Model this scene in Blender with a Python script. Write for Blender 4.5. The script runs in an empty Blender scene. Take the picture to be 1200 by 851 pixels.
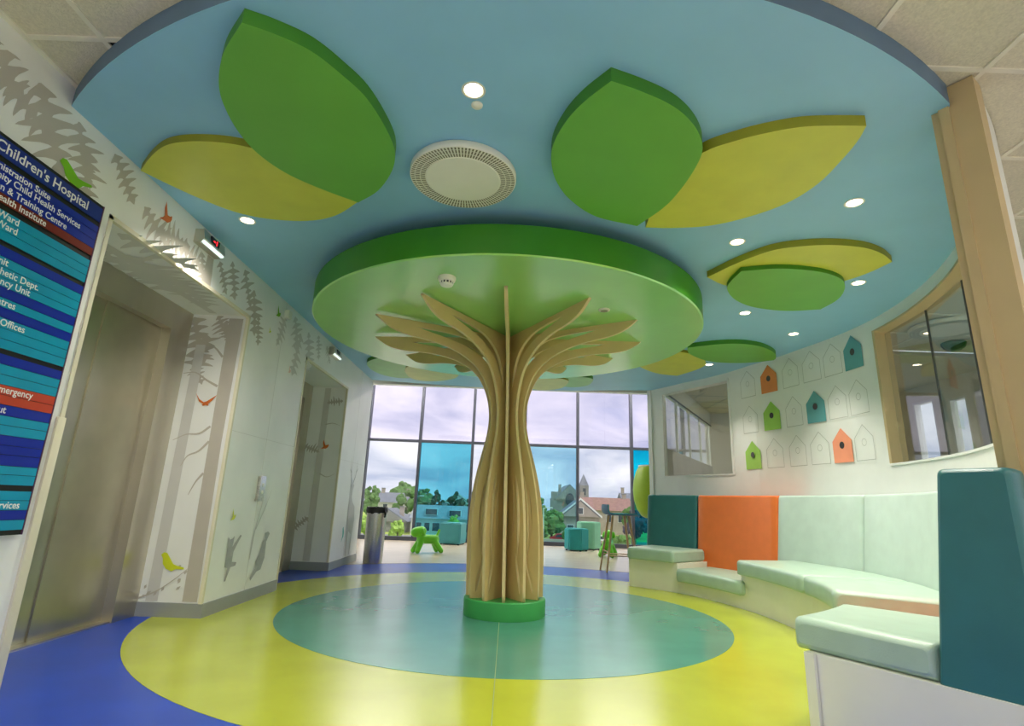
import bpy, bmesh, math, random
from mathutils import Vector, Matrix
random.seed(7)
PI = math.pi
scn = bpy.context.scene
COL = scn.collection

# ------------------------------------------------------------------ camera
cam_d = bpy.data.cameras.new('camera')
cam_d.sensor_width = 36.0
cam_d.lens = 632.57 / 1200 * 36.0
cam_d.clip_end = 2000
cam = bpy.data.objects.new('camera', cam_d)
COL.objects.link(cam)
cam.matrix_world = Matrix((
    (0.99935707, -0.03580400, 0.00187638, 0.0),
    (-0.00723158, -0.25255380, -0.96755583, 0.0),
    (0.03511625, 0.96692019, -0.25265034, 0.90),
    (0, 0, 0, 1)))
scn.camera = cam

# ------------------------------------------------------------------ view
scn.view_settings.view_transform = 'Standard'
scn.view_settings.look = 'None'
scn.view_settings.gamma = 1.0
scn.view_settings.use_curve_mapping = False
scn.view_settings.exposure = 0.92
scn.cycles.use_denoising = True
scn.cycles.max_bounces = 10
scn.cycles.diffuse_bounces = 6
scn.cycles.transparent_max_bounces = 16
scn.cycles.sample_clamp_indirect = 4.0

# ------------------------------------------------------------------ world: bright broken cloud
SKY = 0.83
DOWN = 74.0       # downlight spots, watt
FILL_PANEL = 6.5       # added fill panels, emission
SUN = 1.4
w = bpy.data.worlds.new('sky')
scn.world = w
w.use_nodes = True
nt = w.node_tree
nt.nodes.clear()
def wn(t, **k):
    n = nt.nodes.new(t)
    for a, b in k.items():
        setattr(n, a, b)
    return n
tc = wn('ShaderNodeTexCoord')
sx = wn('ShaderNodeSeparateXYZ'); nt.links.new(tc.outputs['Generated'], sx.inputs[0])
zab = wn('ShaderNodeMath', operation='ABSOLUTE'); nt.links.new(sx.outputs['Z'], zab.inputs[0])
zz = wn('ShaderNodeMath', operation='ADD'); nt.links.new(zab.outputs[0], zz.inputs[0]); zz.inputs[1].default_value = 0.30
dx = wn('ShaderNodeMath', operation='DIVIDE'); nt.links.new(sx.outputs['X'], dx.inputs[0]); nt.links.new(zz.outputs[0], dx.inputs[1])
dy = wn('ShaderNodeMath', operation='DIVIDE'); nt.links.new(sx.outputs['Y'], dy.inputs[0]); nt.links.new(zz.outputs[0], dy.inputs[1])
cb = wn('ShaderNodeCombineXYZ'); nt.links.new(dx.outputs[0], cb.inputs[0]); nt.links.new(dy.outputs[0], cb.inputs[1])
nz = wn('ShaderNodeTexNoise'); nt.links.new(cb.outputs[0], nz.inputs['Vector'])
nz.inputs['Scale'].default_value = 1.6; nz.inputs['Detail'].default_value = 7; nz.inputs['Roughness'].default_value = 0.55; nz.inputs['Distortion'].default_value = 0.5
rp = wn('ShaderNodeValToRGB'); nt.links.new(nz.outputs['Fac'], rp.inputs[0])
rp.color_ramp.elements[0].position = 0.36; rp.color_ramp.elements[0].color = (0.36, 0.40, 0.54, 1)
rp.color_ramp.elements[1].position = 0.62; rp.color_ramp.elements[1].color = (0.76, 0.75, 0.82, 1)
e = rp.color_ramp.elements.new(0.5); e.color = (0.58, 0.585, 0.675, 1)
bg = wn('ShaderNodeBackground'); nt.links.new(rp.outputs[0], bg.inputs['Color']); bg.inputs['Strength'].default_value = SKY
wo = wn('ShaderNodeOutputWorld'); nt.links.new(bg.outputs[0], wo.inputs[0])

sd = bpy.data.lights.new('sun', 'SUN'); sd.energy = SUN; sd.angle = math.radians(6); sd.color = (1, 0.95, 0.86)
so = bpy.data.objects.new('sun', sd); COL.objects.link(so)
so.rotation_euler = Vector((-0.55, 0.35, -0.95)).to_track_quat('-Z', 'Y').to_euler()

# ------------------------------------------------------------------ materials
MATS = {}
def srgb(c):
    return tuple(((v / 255) / 12.92 if v / 255 <= 0.04045 else ((v / 255 + 0.055) / 1.055) ** 2.4) for v in c) + (1,)
def mat(name, c, rough=0.5, metal=0.0, spec=0.5, coat=0.0, var=0.06, scale=6.0, bump=0.0, bscale=60.0, stretch=None, coat_ior=1.5):
    if name in MATS:
        return MATS[name]
    m = bpy.data.materials.new(name); m.use_nodes = True
    t = m.node_tree; b = t.nodes['Principled BSDF']
    col = srgb(c)
    tcn = t.nodes.new('ShaderNodeTexCoord'); mp = t.nodes.new('ShaderNodeMapping')
    t.links.new(tcn.outputs['Object'], mp.inputs[0])
    if stretch: mp.inputs['Scale'].default_value = stretch
    n = t.nodes.new('ShaderNodeTexNoise'); n.inputs['Scale'].default_value = scale; n.inputs['Detail'].default_value = 3
    t.links.new(mp.outputs[0], n.inputs['Vector'])
    r = t.nodes.new('ShaderNodeValToRGB'); t.links.new(n.outputs['Fac'], r.inputs[0])
    r.color_ramp.elements[0].position = 0.3; r.color_ramp.elements[1].position = 0.7
    r.color_ramp.elements[0].color = tuple(v * (1 - var) for v in col[:3]) + (1,)
    r.color_ramp.elements[1].color = tuple(min(1, v * (1 + var)) for v in col[:3]) + (1,)
    t.links.new(r.outputs[0], b.inputs['Base Color'])
    b.inputs['Roughness'].default_value = rough; b.inputs['Metallic'].default_value = metal
    b.inputs['Specular IOR Level'].default_value = spec
    b.inputs['Coat Weight'].default_value = coat; b.inputs['Coat IOR'].default_value = coat_ior; b.inputs['Coat Roughness'].default_value = 0.2
    if bump > 0:
        n2 = t.nodes.new('ShaderNodeTexNoise'); n2.inputs['Scale'].default_value = bscale
        t.links.new(mp.outputs[0], n2.inputs['Vector'])
        bp = t.nodes.new('ShaderNodeBump'); bp.inputs['Strength'].default_value = bump; bp.inputs['Distance'].default_value = 0.01
        t.links.new(n2.outputs['Fac'], bp.inputs['Height']); t.links.new(bp.outputs[0], b.inputs['Normal'])
    MATS[name] = m
    return m
def emit(name, c, s):
    if name in MATS: return MATS[name]
    m = bpy.data.materials.new(name); m.use_nodes = True
    b = m.node_tree.nodes['Principled BSDF']
    b.inputs['Base Color'].default_value = srgb(c); b.inputs['Emission Color'].default_value = srgb(c); b.inputs['Emission Strength'].default_value = s
    MATS[name] = m
    return m
def glass(name, tint, refl=1.0):
    if name in MATS: return MATS[name]
    m = bpy.data.materials.new(name); m.use_nodes = True
    t = m.node_tree; t.nodes.clear()
    o = t.nodes.new('ShaderNodeOutputMaterial'); mx = t.nodes.new('ShaderNodeMixShader')
    tr = t.nodes.new('ShaderNodeBsdfTransparent'); tr.inputs[0].default_value = tuple(tint) + (1,)
    gl = t.nodes.new('ShaderNodeBsdfGlossy'); gl.inputs['Roughness'].default_value = 0.02
    lw = t.nodes.new('ShaderNodeLayerWeight'); lw.inputs['Blend'].default_value = 0.5
    pw = t.nodes.new('ShaderNodeMath'); pw.operation = 'POWER'; pw.inputs[1].default_value = 4.5
    mu = t.nodes.new('ShaderNodeMath'); mu.operation = 'MULTIPLY_ADD'; mu.inputs[1].default_value = 0.9; mu.inputs[2].default_value = 0.04 * refl; mu.use_clamp = True
    t.links.new(lw.outputs['Facing'], pw.inputs[0]); t.links.new(pw.outputs[0], mu.inputs[0]); t.links.new(mu.outputs[0], mx.inputs[0])
    t.links.new(tr.outputs[0], mx.inputs[1]); t.links.new(gl.outputs[0], mx.inputs[2]); t.links.new(mx.outputs[0], o.inputs[0])
    MATS[name] = m
    return m
M = dict(
    blue_floor=mat('blue vinyl', (4, 64, 178), 0.32, coat=0.0, var=0.10, scale=3, spec=0.55),
    yellow_floor=mat('yellow vinyl', (176, 186, 50), 0.23, spec=1.0, var=0.07, scale=2.5),
    teal_floor=mat('teal vinyl', (80, 146, 128), 0.23, spec=1.0, var=0.10, scale=2.5),
    lobby_bounce=mat('lobby bounce vinyl', (226, 218, 196), 0.35, var=0.04),
    paving=mat('pale bounce paving', (206, 202, 194), 0.9, var=0.08, scale=0.3),
    seam=mat('seam weld', (150, 170, 120), 0.4),
    white_wall=mat('white wall', (232, 234, 230), 0.42, var=0.02),
    wall_print=mat('printed wall vinyl', (238, 239, 237), 0.36, var=0.035, scale=3),
    motif=mat('grey brown motif print', (190, 184, 174), 0.4, var=0.04),
    motif_pale=mat('pale grey motif print', (208, 207, 203), 0.4, var=0.03),
    motif_dark=mat('mid grey animal print', (168, 168, 166), 0.4, var=0.1, scale=20),
    joint=mat('dark glass joint', (70, 74, 72), 0.4),
    cream_shaded=mat('cream in warm shade', (196, 174, 130), 0.45, var=0.03),  # cream darkened to tan for the dim warm light on it
    cream=mat('cream trim', (226, 220, 196), 0.4, var=0.03),
    skirting=mat('grey vinyl skirting', (150, 154, 156), 0.45, var=0.04),
    steel=mat('brushed stainless', (204, 198, 184), 0.28, metal=1.0, var=0.12, scale=3, stretch=(1, 1, 0.25)),
    steel_dark=mat('brushed stainless door', (188, 184, 164), 0.30, metal=1.0, var=0.14, scale=2.2),
    steel_bright=mat('perforated steel', (205, 203, 198), 0.32, metal=1.0, var=0.25, scale=120),
    blue_ceil=mat('sky blue paint', (146, 200, 232), 0.42, var=0.03, scale=3),
    blue_edge=mat('slate blue edge', (92, 120, 150), 0.5),
    canopy=mat('canopy green paint', (146, 217, 112), 0.34, coat=1.0, coat_ior=2.0, var=0.04, scale=3),
    canopy_shaded=mat('canopy green in shade', (58, 138, 26), 0.45, var=0.05),  # canopy green darkened to put the rim's shade into its colour
    leaf_green=mat('leaf green paint', (106, 178, 66), 0.40, var=0.05, scale=3),
    leaf_green_side=mat('leaf green edge', (66, 136, 28), 0.5),
    leaf_yellow=mat('leaf yellow green paint', (206, 210, 76), 0.42, var=0.04),
    leaf_yellow_side=mat('leaf yellow edge', (160, 158, 34), 0.5),
    leaf_green_lit=mat('window-lit leaf green', (150, 205, 140), 0.42),  # leaf green paled to carry window light on the far panels
    leaf_yellow_lit=mat('window-lit leaf yellow', (208, 214, 140), 0.42),  # same for the far yellow panels: window light mixed into the colour
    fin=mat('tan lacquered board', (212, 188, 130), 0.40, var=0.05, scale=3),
    fin_edge_lit=mat('lit board edge', (216, 194, 142), 0.4, var=0.03),  # same board, tinted paler for the light its edges catch
    ring_green=mat('green plinth ring', (64, 160, 84), 0.4),
    tile=mat('mineral fibre tile', (222, 216, 194), 0.9, var=0.09, scale=90, bump=0.5, bscale=140),
    tbar=mat('ceiling grid bar', (236, 232, 214), 0.5),
    void=mat('dark ceiling void', (18, 18, 18), 0.9),
    mint=mat('mint leatherette', (172, 198, 180), 0.36, var=0.05, scale=8, bump=0.12, bscale=160),
    mint_pale=mat('pale mint leatherette', (194, 214, 204), 0.40, var=0.04, scale=8, bump=0.12, bscale=160),
    teal=mat('teal leatherette', (48, 112, 116), 0.38, var=0.06, scale=8, bump=0.12, bscale=160),
    orange=mat('orange leatherette', (240, 122, 56), 0.40, var=0.04, scale=8, bump=0.12, bscale=160),
    bench_base=mat('white bench board', (236, 236, 222), 0.25, var=0.02),
    black=mat('black plastic', (20, 20, 22), 0.4),
    dark_frame=mat('dark grey frame', (62, 66, 78), 0.45),
    white_plastic=mat('white plastic', (238, 236, 220), 0.4, var=0.02),
    slot=mat('vent slot', (120, 116, 92), 0.6),
    wood=mat('pale wood vinyl', (186, 174, 154), 0.26, spec=0.8, var=0.10, scale=2, stretch=(1, 9, 1)),
    beech=mat('beech wood', (206, 168, 118), 0.45, var=0.1, scale=4, stretch=(6, 6, 1)),
    pup=mat('lime green plastic', (96, 190, 22), 0.35),
    cube_teal=mat('teal stool cover', (22, 140, 146), 0.45),
    cube_blue=mat('blue green stool cover', (58, 142, 152), 0.45),
    cube_mint=mat('sage stool cover', (124, 186, 158), 0.45),
    seat_blue=mat('slate blue seat felt', (84, 124, 146), 0.7),
    seat_teal=mat('teal seat felt', (20, 150, 164), 0.7),
    lime=mat('lime lamp shade', (138, 172, 34), 0.45),
    bird_orange=mat('orange decal', (214, 112, 44), 0.45),
    bird_green=mat('green decal', (124, 196, 42), 0.45),
    bird_yellow=mat('yellow decal', (206, 216, 40), 0.45),
    bird_teal=mat('teal decal', (70, 180, 176), 0.45),
    bird_pink=mat('pale salmon decal', (238, 206, 196), 0.45),
    h_orange=mat('orange birdhouse print', (226, 134, 66), 0.45),
    h_salmon=mat('salmon birdhouse print', (244, 156, 120), 0.45),
    h_green=mat('green birdhouse print', (152, 202, 78), 0.45),
    h_teal=mat('teal birdhouse print', (92, 160, 166), 0.45),
    hole=mat('charcoal print', (62, 60, 60), 0.5),
    line=mat('grey line print', (176, 180, 172), 0.5),
    sign_navy=mat('navy sign strip', (12, 44, 138), 0.3),
    sign_blue=mat('deep blue sign strip', (6, 40, 158), 0.3),
    sign_cyan=mat('cyan sign strip', (6, 152, 188), 0.3),
    sign_red=mat('red sign strip', (196, 70, 44), 0.3),
    sign_maroon=mat('maroon sign strip', (122, 34, 22), 0.3),
    sign_text=mat('white lettering', (240, 240, 236), 0.5),
    grass=mat('grass', (168, 186, 84), 0.9, var=0.15, scale=0.3),
    stone=mat('grey stone', (142, 140, 138), 0.9, var=0.12, scale=0.8),
    stone_warm=mat('warm stone', (172, 160, 150), 0.9, var=0.12, scale=0.8),
    render_w=mat('pale render', (214, 210, 204), 0.9, var=0.06, scale=0.6),
    slate=mat('slate roof', (122, 126, 136), 0.8, var=0.12, scale=1.5),
    slate_pale=mat('pale slate roof', (168, 176, 182), 0.8, var=0.10, scale=1.5),
    redroof=mat('red tile roof', (150, 116, 108), 0.8, var=0.12, scale=1.5),
    win_dark=mat('window glass dark', (70, 78, 88), 0.2),
    white_paint=mat('white paint outdoors', (236, 236, 232), 0.6),
    tree_g=mat('mid green foliage', (92, 128, 66), 0.95, var=0.35, scale=1.1),
    tree_d=mat('dark green foliage', (54, 86, 58), 0.95, var=0.35, scale=1.1),
    tree_l=mat('light green foliage', (150, 184, 80), 0.95, var=0.30, scale=1.1),
    tree_p=mat('dark purple foliage', (86, 80, 92), 0.95, var=0.30, scale=1.1),
    bark=mat('bark', (96, 80, 66), 0.95),
    tarmac=mat('tarmac', (140, 140, 142), 0.9, var=0.1, scale=0.2),
    red_car=mat('red car paint', (190, 40, 48), 0.3),
    white_car=mat('white car paint', (232, 232, 234), 0.3),
    lamp_on=emit('warm lamp', (255, 236, 205), 9.0),
    fill_on=emit('added fill panel light', (255, 250, 240), FILL_PANEL),
    facade_fill_on=emit('added facade fill light', (255, 248, 236), 22.0),
    red_led=emit('red digits', (255, 30, 40), 3.0),
    strip_on=emit('white indicator strip', (235, 255, 250), 0.5),
    glass=glass('clear glass', (0.97, 0.98, 0.98)),
    glass_in=glass('interior glass', (0.86, 0.90, 0.88), 2.2),
    glass_lav=glass('lavender glass', (0.97, 0.94, 0.99)),
    glass_teal=glass('teal tinted glass', (0.36, 0.74, 0.82)),
    glass_teal2=glass('light teal tinted glass', (0.66, 0.88, 0.93)),
    glass_cyan=glass('cyan tinted glass', (0.02, 0.74, 0.86)),
)

# ------------------------------------------------------------------ mesh helpers
def tag(o, label=None, cat=None, group=None, kind=None):
    if label: o['label'] = label
    if cat: o['category'] = cat
    if group: o['group'] = group
    if kind: o['kind'] = kind
    return o
def empty(name, loc=(0, 0, 0), rz=0.0):
    o = bpy.data.objects.new(name, None); COL.objects.link(o)
    o.location = loc; o.rotation_euler = (0, 0, rz); o.empty_display_size = 0.1
    return o
def link(name, me, mats, parent=None, smooth=None):
    if not isinstance(mats, (list, tuple)): mats = [mats]
    for m in mats: me.materials.append(m)
    o = bpy.data.objects.new(name, me); COL.objects.link(o)
    if parent: o.parent = parent
    if smooth is not None:
        me.polygons.foreach_set('use_smooth', [True] * len(me.polygons))
        if smooth > 0:
            try: me.set_sharp_from_angle(angle=math.radians(smooth))
            except Exception: pass
    return o
def from_bm(name, bm, mats, parent=None, smooth=None, normals=True):
    if normals: bmesh.ops.recalc_face_normals(bm, faces=bm.faces[:])
    me = bpy.data.meshes.new(name); bm.to_mesh(me); bm.free()
    return link(name, me, mats, parent, smooth)
def bm_box(bm, x0, x1, y0, y1, z0, z1, mi=0):
    vs = [bm.verts.new(p) for p in ((x0, y0, z0), (x1, y0, z0), (x1, y1, z0), (x0, y1, z0), (x0, y0, z1), (x1, y0, z1), (x1, y1, z1), (x0, y1, z1))]
    fs = []
    for f in ((0, 3, 2, 1), (4, 5, 6, 7), (0, 1, 5, 4), (1, 2, 6, 5), (2, 3, 7, 6), (3, 0, 4, 7)):
        q = bm.faces.new([vs[i] for i in f]); q.material_index = mi; fs.append(q)
    return vs
def box(name, x0, x1, y0, y1, z0, z1, m, parent=None, bevel=0.0):
    bm = bmesh.new(); bm_box(bm, x0, x1, y0, y1, z0, z1)
    if bevel:
        bmesh.ops.bevel(bm, geom=bm.edges[:], offset=bevel, segments=2, affect='EDGES', profile=0.6)
    return from_bm(name, bm, m, parent, 40 if bevel else None)
def boxes(name, L, m, parent=None):
    bm = bmesh.new()
    for b in L: bm_box(bm, *b)
    return from_bm(name, bm, m, parent)
def prism(name, pts, z0, z1, mats, parent=None, smooth=None, f=None):
    """outline in plan, extruded; mats [face, side]; f maps (a,b,c)->xyz"""
    f = f or (lambda a, b, c: (a, b, c))
    bm = bmesh.new()
    lo = [bm.verts.new(f(a, b, z0)) for a, b in pts]; hi = [bm.verts.new(f(a, b, z1)) for a, b in pts]
    bm.faces.new(lo); bm.faces.new(hi)
    n = len(pts)
    two = isinstance(mats, (list, tuple)) and len(mats) > 1
    for i in range(n):
        q = bm.faces.new((lo[i], lo[(i + 1) % n], hi[(i + 1) % n], hi[i]))
        if two: q.material_index = 1
        if smooth: q.smooth = True
    o = from_bm(name, bm, mats, parent)
    if smooth:
        try: o.data.set_sharp_from_angle(angle=math.radians(35))
        except Exception: pass
    return o
def bm_lathe(bm, prof, seg=32, c=(0, 0, 0), mi=0, cap=True):
    rings = []
    for r, z in prof:
        if r < 1e-6:
            rings.append([bm.verts.new((c[0], c[1], c[2] + z))])
        else:
            rings.append([bm.verts.new((c[0] + r * math.cos(2 * PI * k / seg), c[1] + r * math.sin(2 * PI * k / seg), c[2] + z)) for k in range(seg)])
    for a, b in zip(rings, rings[1:]):
        for k in range(seg):
            k2 = (k + 1) % seg
            vs = []
            if len(a) == 1 and len(b) == 1: continue
            if len(a) == 1: vs = [a[0], b[k2], b[k]]
            elif len(b) == 1: vs = [a[k], a[k2], b[0]]
            else: vs = [a[k], a[k2], b[k2], b[k]]
            q = bm.faces.new(vs); q.material_index = mi
def lathe(name, prof, m, parent=None, seg=32, c=(0, 0, 0), smooth=40):
    bm = bmesh.new(); bm_lathe(bm, prof, seg, c)
    return from_bm(name, bm, m, parent, smooth)
def bm_tube(bm, path, rad, seg=10, cap=True):
    path = [Vector(p) for p in path]
    n = len(path)
    rs = rad if isinstance(rad, (list, tuple)) else [rad] * n
    rings = []
    for i, p in enumerate(path):
        d = (path[min(i + 1, n - 1)] - path[max(i - 1, 0)]).normalized()
        u = d.cross(Vector((0, 0, 1)))
        if u.length < 1e-3: u = Vector((1, 0, 0))
        u.normalize(); v = d.cross(u).normalized()
        rings.append([bm.verts.new(p + rs[i] * (math.cos(2 * PI * k / seg) * u + math.sin(2 * PI * k / seg) * v)) for k in range(seg)])
    for a, b in zip(rings, rings[1:]):
        for k in range(seg): bm.faces.new((a[k], a[(k + 1) % seg], b[(k + 1) % seg], b[k]))
    if cap: bm.faces.new(rings[0]); bm.faces.new(rings[-1])
def tube(name, path, rad, m, parent=None, seg=10):
    bm = bmesh.new(); bm_tube(bm, path, rad, seg)
    return from_bm(name, bm, m, parent, 50)
def catmull(pts, sharp=(), n=5, closed=True):
    """smooth outline through pts, with corners kept at the indices in sharp"""
    out = []
    N = len(pts)
    for i in range(N if closed else N - 1):
        p1 = Vector(pts[i]); p2 = Vector(pts[(i + 1) % N])
        p0 = Vector(pts[(i - 1) % N]) if i not in sharp and (closed or i > 0) else p1 * 2 - p2
        p3 = Vector(pts[(i + 2) % N]) if (i + 1) % N not in sharp and (closed or i + 2 < N) else p2 * 2 - p1
        for k in range(n):
            t = k / n
            q = 0.5 * (2 * p1 + (p2 - p0) * t + (2 * p0 - 5 * p1 + 4 * p2 - p3) * t * t + (3 * p1 - p0 - 3 * p2 + p3) * t ** 3)
            out.append(tuple(q))
    if not closed: out.append(tuple(pts[-1]))
    return out
def interp(x, xs, ys):
    if x <= xs[0]: return ys[0]
    for a, b, c, d in zip(xs, xs[1:], ys, ys[1:]):
        if x <= b: return c + (d - c) * (x - a) / (b - a)
    return ys[-1]
def bake_curve(splines, ext):
    """flat filled curve with holes -> mesh in its own XY plane, thickness 2*ext"""
    cu = bpy.data.curves.new('tmp', 'CURVE'); cu.dimensions = '2D'; cu.fill_mode = 'BOTH'; cu.extrude = ext
    for s in splines:
        sp = cu.splines.new('POLY'); sp.points.add(len(s) - 1); sp.use_cyclic_u = True
        for p, q in zip(sp.points, s): p.co = (q[0], q[1], 0, 1)
    o = bpy.data.objects.new('tmp', cu); COL.objects.link(o)
    me = bpy.data.meshes.new_from_object(o.evaluated_get(bpy.context.evaluated_depsgraph_get()))
    bpy.data.objects.remove(o); bpy.data.curves.remove(cu)
    return me
def text_mesh(s, size, align='RIGHT'):
    cu = bpy.data.curves.new('tmp', 'FONT'); cu.body = s; cu.size = size; cu.align_x = align; cu.align_y = 'CENTER'
    cu.extrude = 0.0004; cu.resolution_u = 3; cu.offset = size * 0.012
    o = bpy.data.objects.new('tmp', cu); COL.objects.link(o)
    me = bpy.data.meshes.new_from_object(o.evaluated_get(bpy.context.evaluated_depsgraph_get()))
    bpy.data.objects.remove(o); bpy.data.curves.remove(cu)
    return me

# ------------------------------------------------------------------ plan of the place
CX, CY = 0.0, 4.98                 # centre of the round room
ZC, ZT = 2.745, 2.85               # blue soffit underside, tile ceiling
XL = -2.25                         # left wall
YF = 13.1                          # glass facade
def WALL(phi):
    return interp(phi, [-60, -32, -16, 0, 16, 30, 37, 49, 57, 62], [3.43, 3.43, 3.43, 3.45, 3.44, 3.54, 3.67, 3.87, 4.13, 4.33])
def pol(r, phi, z=None):
    a = math.radians(phi)
    return (CX + r * math.cos(a), CY + r * math.sin(a)) if z is None else (CX + r * math.cos(a), CY + r * math.sin(a), z)
def circ(cx, cy, r, n=128):
    return [(cx + r * math.cos(2 * PI * k / n), cy + r * math.sin(2 * PI * k / n)) for k in range(n)]

# ---- floor
floor = box('floor', -7.0, 7.5, -5.2, YF + 0.15, -0.25, 0.0, M['blue_floor'])
tag(floor, 'shiny blue vinyl floor around the yellow ring', kind='structure')
o = prism('floor_inlay', circ(0.07, 4.985, 2.745, 160), 0.0, 0.0015, M['yellow_floor'], floor); tag(o, 'yellow ring of vinyl floor')
o = prism('floor_inlay', circ(0.0, 5.02, 1.83, 160), 0.0015, 0.003, M['teal_floor'], floor); tag(o, 'teal disc of vinyl floor under the tree')
arc = [pol(3.75, a) for a in range(128, 51, -3)]
wood_pts = [(-7.0, 8.0), (arc[0][0] - 0.3, arc[0][1] - 0.1)] + arc + [(2.36, 8.2), (7.4, 8.2), (7.4, YF), (-7.0, YF)]
o = prism('floor_inlay', wood_pts, 0.0, 0.002, M['wood'], floor); tag(o, 'pale wood-look vinyl floor beside the glass facade')
o = prism('floor_inlay', [(-2.24, -3.6), (6.2, -3.6), (6.2, 8.2), (3.62, 8.0), (3.62, 2.1), (2.0, 1.2), (-2.24, 1.2)], 0.0, 0.001, M['lobby_bounce'], floor); tag(o, 'lobby bounce vinyl floor outside the round room')  # lobby floor tone is made up, pale to bounce light upward
box('floor_seam', -0.038, -0.034, 2.0, 4.62, 0.003, 0.0034, M['seam'], floor)

# ---- left wall with two lift recesses
P1 = (2.69, 4.36); P2 = (5.69, 7.28); ZP = 2.365; XR = -2.80
wl = boxes('wall_left', [
    (-3.1, XL, -5.0, P1[0], 0, ZT), (-3.1, XL, P1[1], P2[0], 0, ZT), (-3.1, XL, P2[1], 8.55, 0, ZT + 1.3),
    (-3.1, XL, P1[0], P1[1], ZP, ZT), (-3.1, XL, P2[0], P2[1], ZP, ZT),
    (-3.1, XR - 0.05, P1[0], P1[1], 0, ZP), (-3.1, XR - 0.05, P2[0], P2[1], 0, ZP)], M['wall_print'])
tag(wl, 'white left wall printed with pale grey trees and birds', kind='structure')
# skirting
def skirt(L): return boxes('baseboard_left', L, M['skirting'])
sk = skirt([(XL, XL + 0.012, -5.0, P1[0], 0, 0.10), (XL, XL + 0.012, P1[1] - 0.012, P2[0] + 0.0, 0, 0.10), (XL, XL + 0.012, P2[1] - 0.012, 8.55, 0, 0.10),
            (XR + 0.07, XL, P1[1] - 0.012, P1[1], 0, 0.10), (XR + 0.07, XL, P2[1] - 0.012, P2[1], 0, 0.10),
            (XL - 0.5, XL + 0.012, 8.55, 8.562, 0, 0.10)])
tag(sk, 'grey vinyl skirting along the printed left wall', kind='structure')
# portal edge trims
for k, (a, b) in enumerate((P1, P2)):
    t = boxes('trim_%d' % (k + 1), [(XL - 0.02, XL + 0.006, a - 0.004, a + 0.022, 0, ZP), (XL - 0.02, XL + 0.006, b - 0.022, b + 0.004, 0.1, ZP + 0.0),
                              (XL - 0.02, XL + 0.006, a - 0.004, b + 0.004, ZP - 0.022, ZP + 0.004)], M['cream'])
    tag(t, 'cream edging around the %s lift recess' % ('nearer', 'farther')[k], kind='structure')
t = box('trim_3', XL - 0.012, XL + 0.014, P1[0] - 0.022, P1[0] + 0.028, 0.0, 1.24, M['cream'], bevel=0.004); tag(t, 'cream corner guard beside the lift', kind='structure')
# wall sheet joints
for (y0, y1, z0, z1) in [(4.38, 5.68, 1.395, 1.398), (5.02, 5.023, 0.1, 2.74), (7.9, 7.903, 0.1, 2.74), (7.3, 8.5, 1.395, 1.398)]:
    box('panel_joint', XL, XL + 0.0012, y0, y1, z0, z1, M['motif_pale'], wl)

# ---- lift doors
for k, (a, b) in enumerate((P1, P2)):
    d = empty('door_%d' % (k + 1), (XR, (a + b) / 2, 0))
    tag(d, ('brushed steel lift door nearest the directory board', 'brushed steel lift door in the farther recess')[k], kind='structure')
    hw = (b - a) / 2
    s0, s1 = (-hw + 0.0, hw - 0.0)
    jw = 0.25
    boxes('door_frame', [(-0.05, 0.07, s0, s0 + jw, 0, ZP), (-0.05, 0.07, s1 - jw, s1, 0, ZP), (-0.05, 0.07, s0 + jw, s1 - jw, 2.16, ZP)], M['steel'], d)
    boxes('frame_return', [(0.02, 0.074, s0 + jw - 0.03, s0 + jw + 0.004, 0, 2.19), (0.02, 0.074, s1 - jw - 0.004, s1 - jw + 0.03, 0, 2.19), (0.02, 0.074, s0 + jw, s1 - jw, 2.156, 2.19)], M['steel'], d)
    box('door_panel', -0.045, -0.015, s0 + jw, 0.0, 0.01, 2.16, M['steel_dark'], d)
    box('door_panel', -0.030, -0.005, -0.012, s1 - jw, 0.01, 2.16, M['steel_dark'], d)
    box('door_sill', -0.05, 0.06, s0 + jw, s1 - jw, 0.0, 0.012, M['steel'], d)

# ---- curved right wall with two interior windows
TH = 0.14
PH0, PH1 = -53.6, 57.5
W1 = (36.4, 55.0, 1.37, 2.655)      # far window into the side room
W2 = (-44.0, -0.9, 1.355, 2.63)     # near long window
def solid_wall(name, m):
    phs = sorted(set([PH0, PH1, W1[0], W1[1], W2[0], W2[1]] + [PH0 + (PH1 - PH0) * k / 76 for k in range(77)]))
    zs = sorted([0, ZT, W1[2], W1[3], W2[2], W2[3]])
    def solid(i, j):
        if i < 0 or j < 0 or i >= len(phs) - 1 or j >= len(zs) - 1: return False
        p = (phs[i] + phs[i + 1]) / 2; z = (zs[j] + zs[j + 1]) / 2
        return not any(w[0] < p < w[1] and w[2] < z < w[3] for w in (W1, W2))
    bm = bmesh.new(); V = {}
    def v(i, j, s):
        if (i, j, s) not in V: V[(i, j, s)] = bm.verts.new(pol(WALL(phs[i]) + s * TH, phs[i], zs[j]))
        return V[(i, j, s)]
    for i in range(len(phs) - 1):
        for j in range(len(zs) - 1):
            if not solid(i, j): continue
            for s in (0, 1): bm.faces.new((v(i, j, s), v(i + 1, j, s), v(i + 1, j + 1, s), v(i, j + 1, s)))
            if not solid(i - 1, j): bm.faces.new((v(i, j, 0), v(i, j + 1, 0), v(i, j + 1, 1), v(i, j, 1)))
            if not solid(i + 1, j): bm.faces.new((v(i + 1, j, 0), v(i + 1, j + 1, 0), v(i + 1, j + 1, 1), v(i + 1, j, 1)))
            if not solid(i, j - 1): bm.faces.new((v(i, j, 0), v(i + 1, j, 0), v(i + 1, j, 1), v(i, j, 1)))
            if not solid(i, j + 1): bm.faces.new((v(i, j + 1, 0), v(i + 1, j + 1, 0), v(i + 1, j + 1, 1), v(i, j + 1, 1)))
    return from_bm(name, bm, m)
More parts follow.
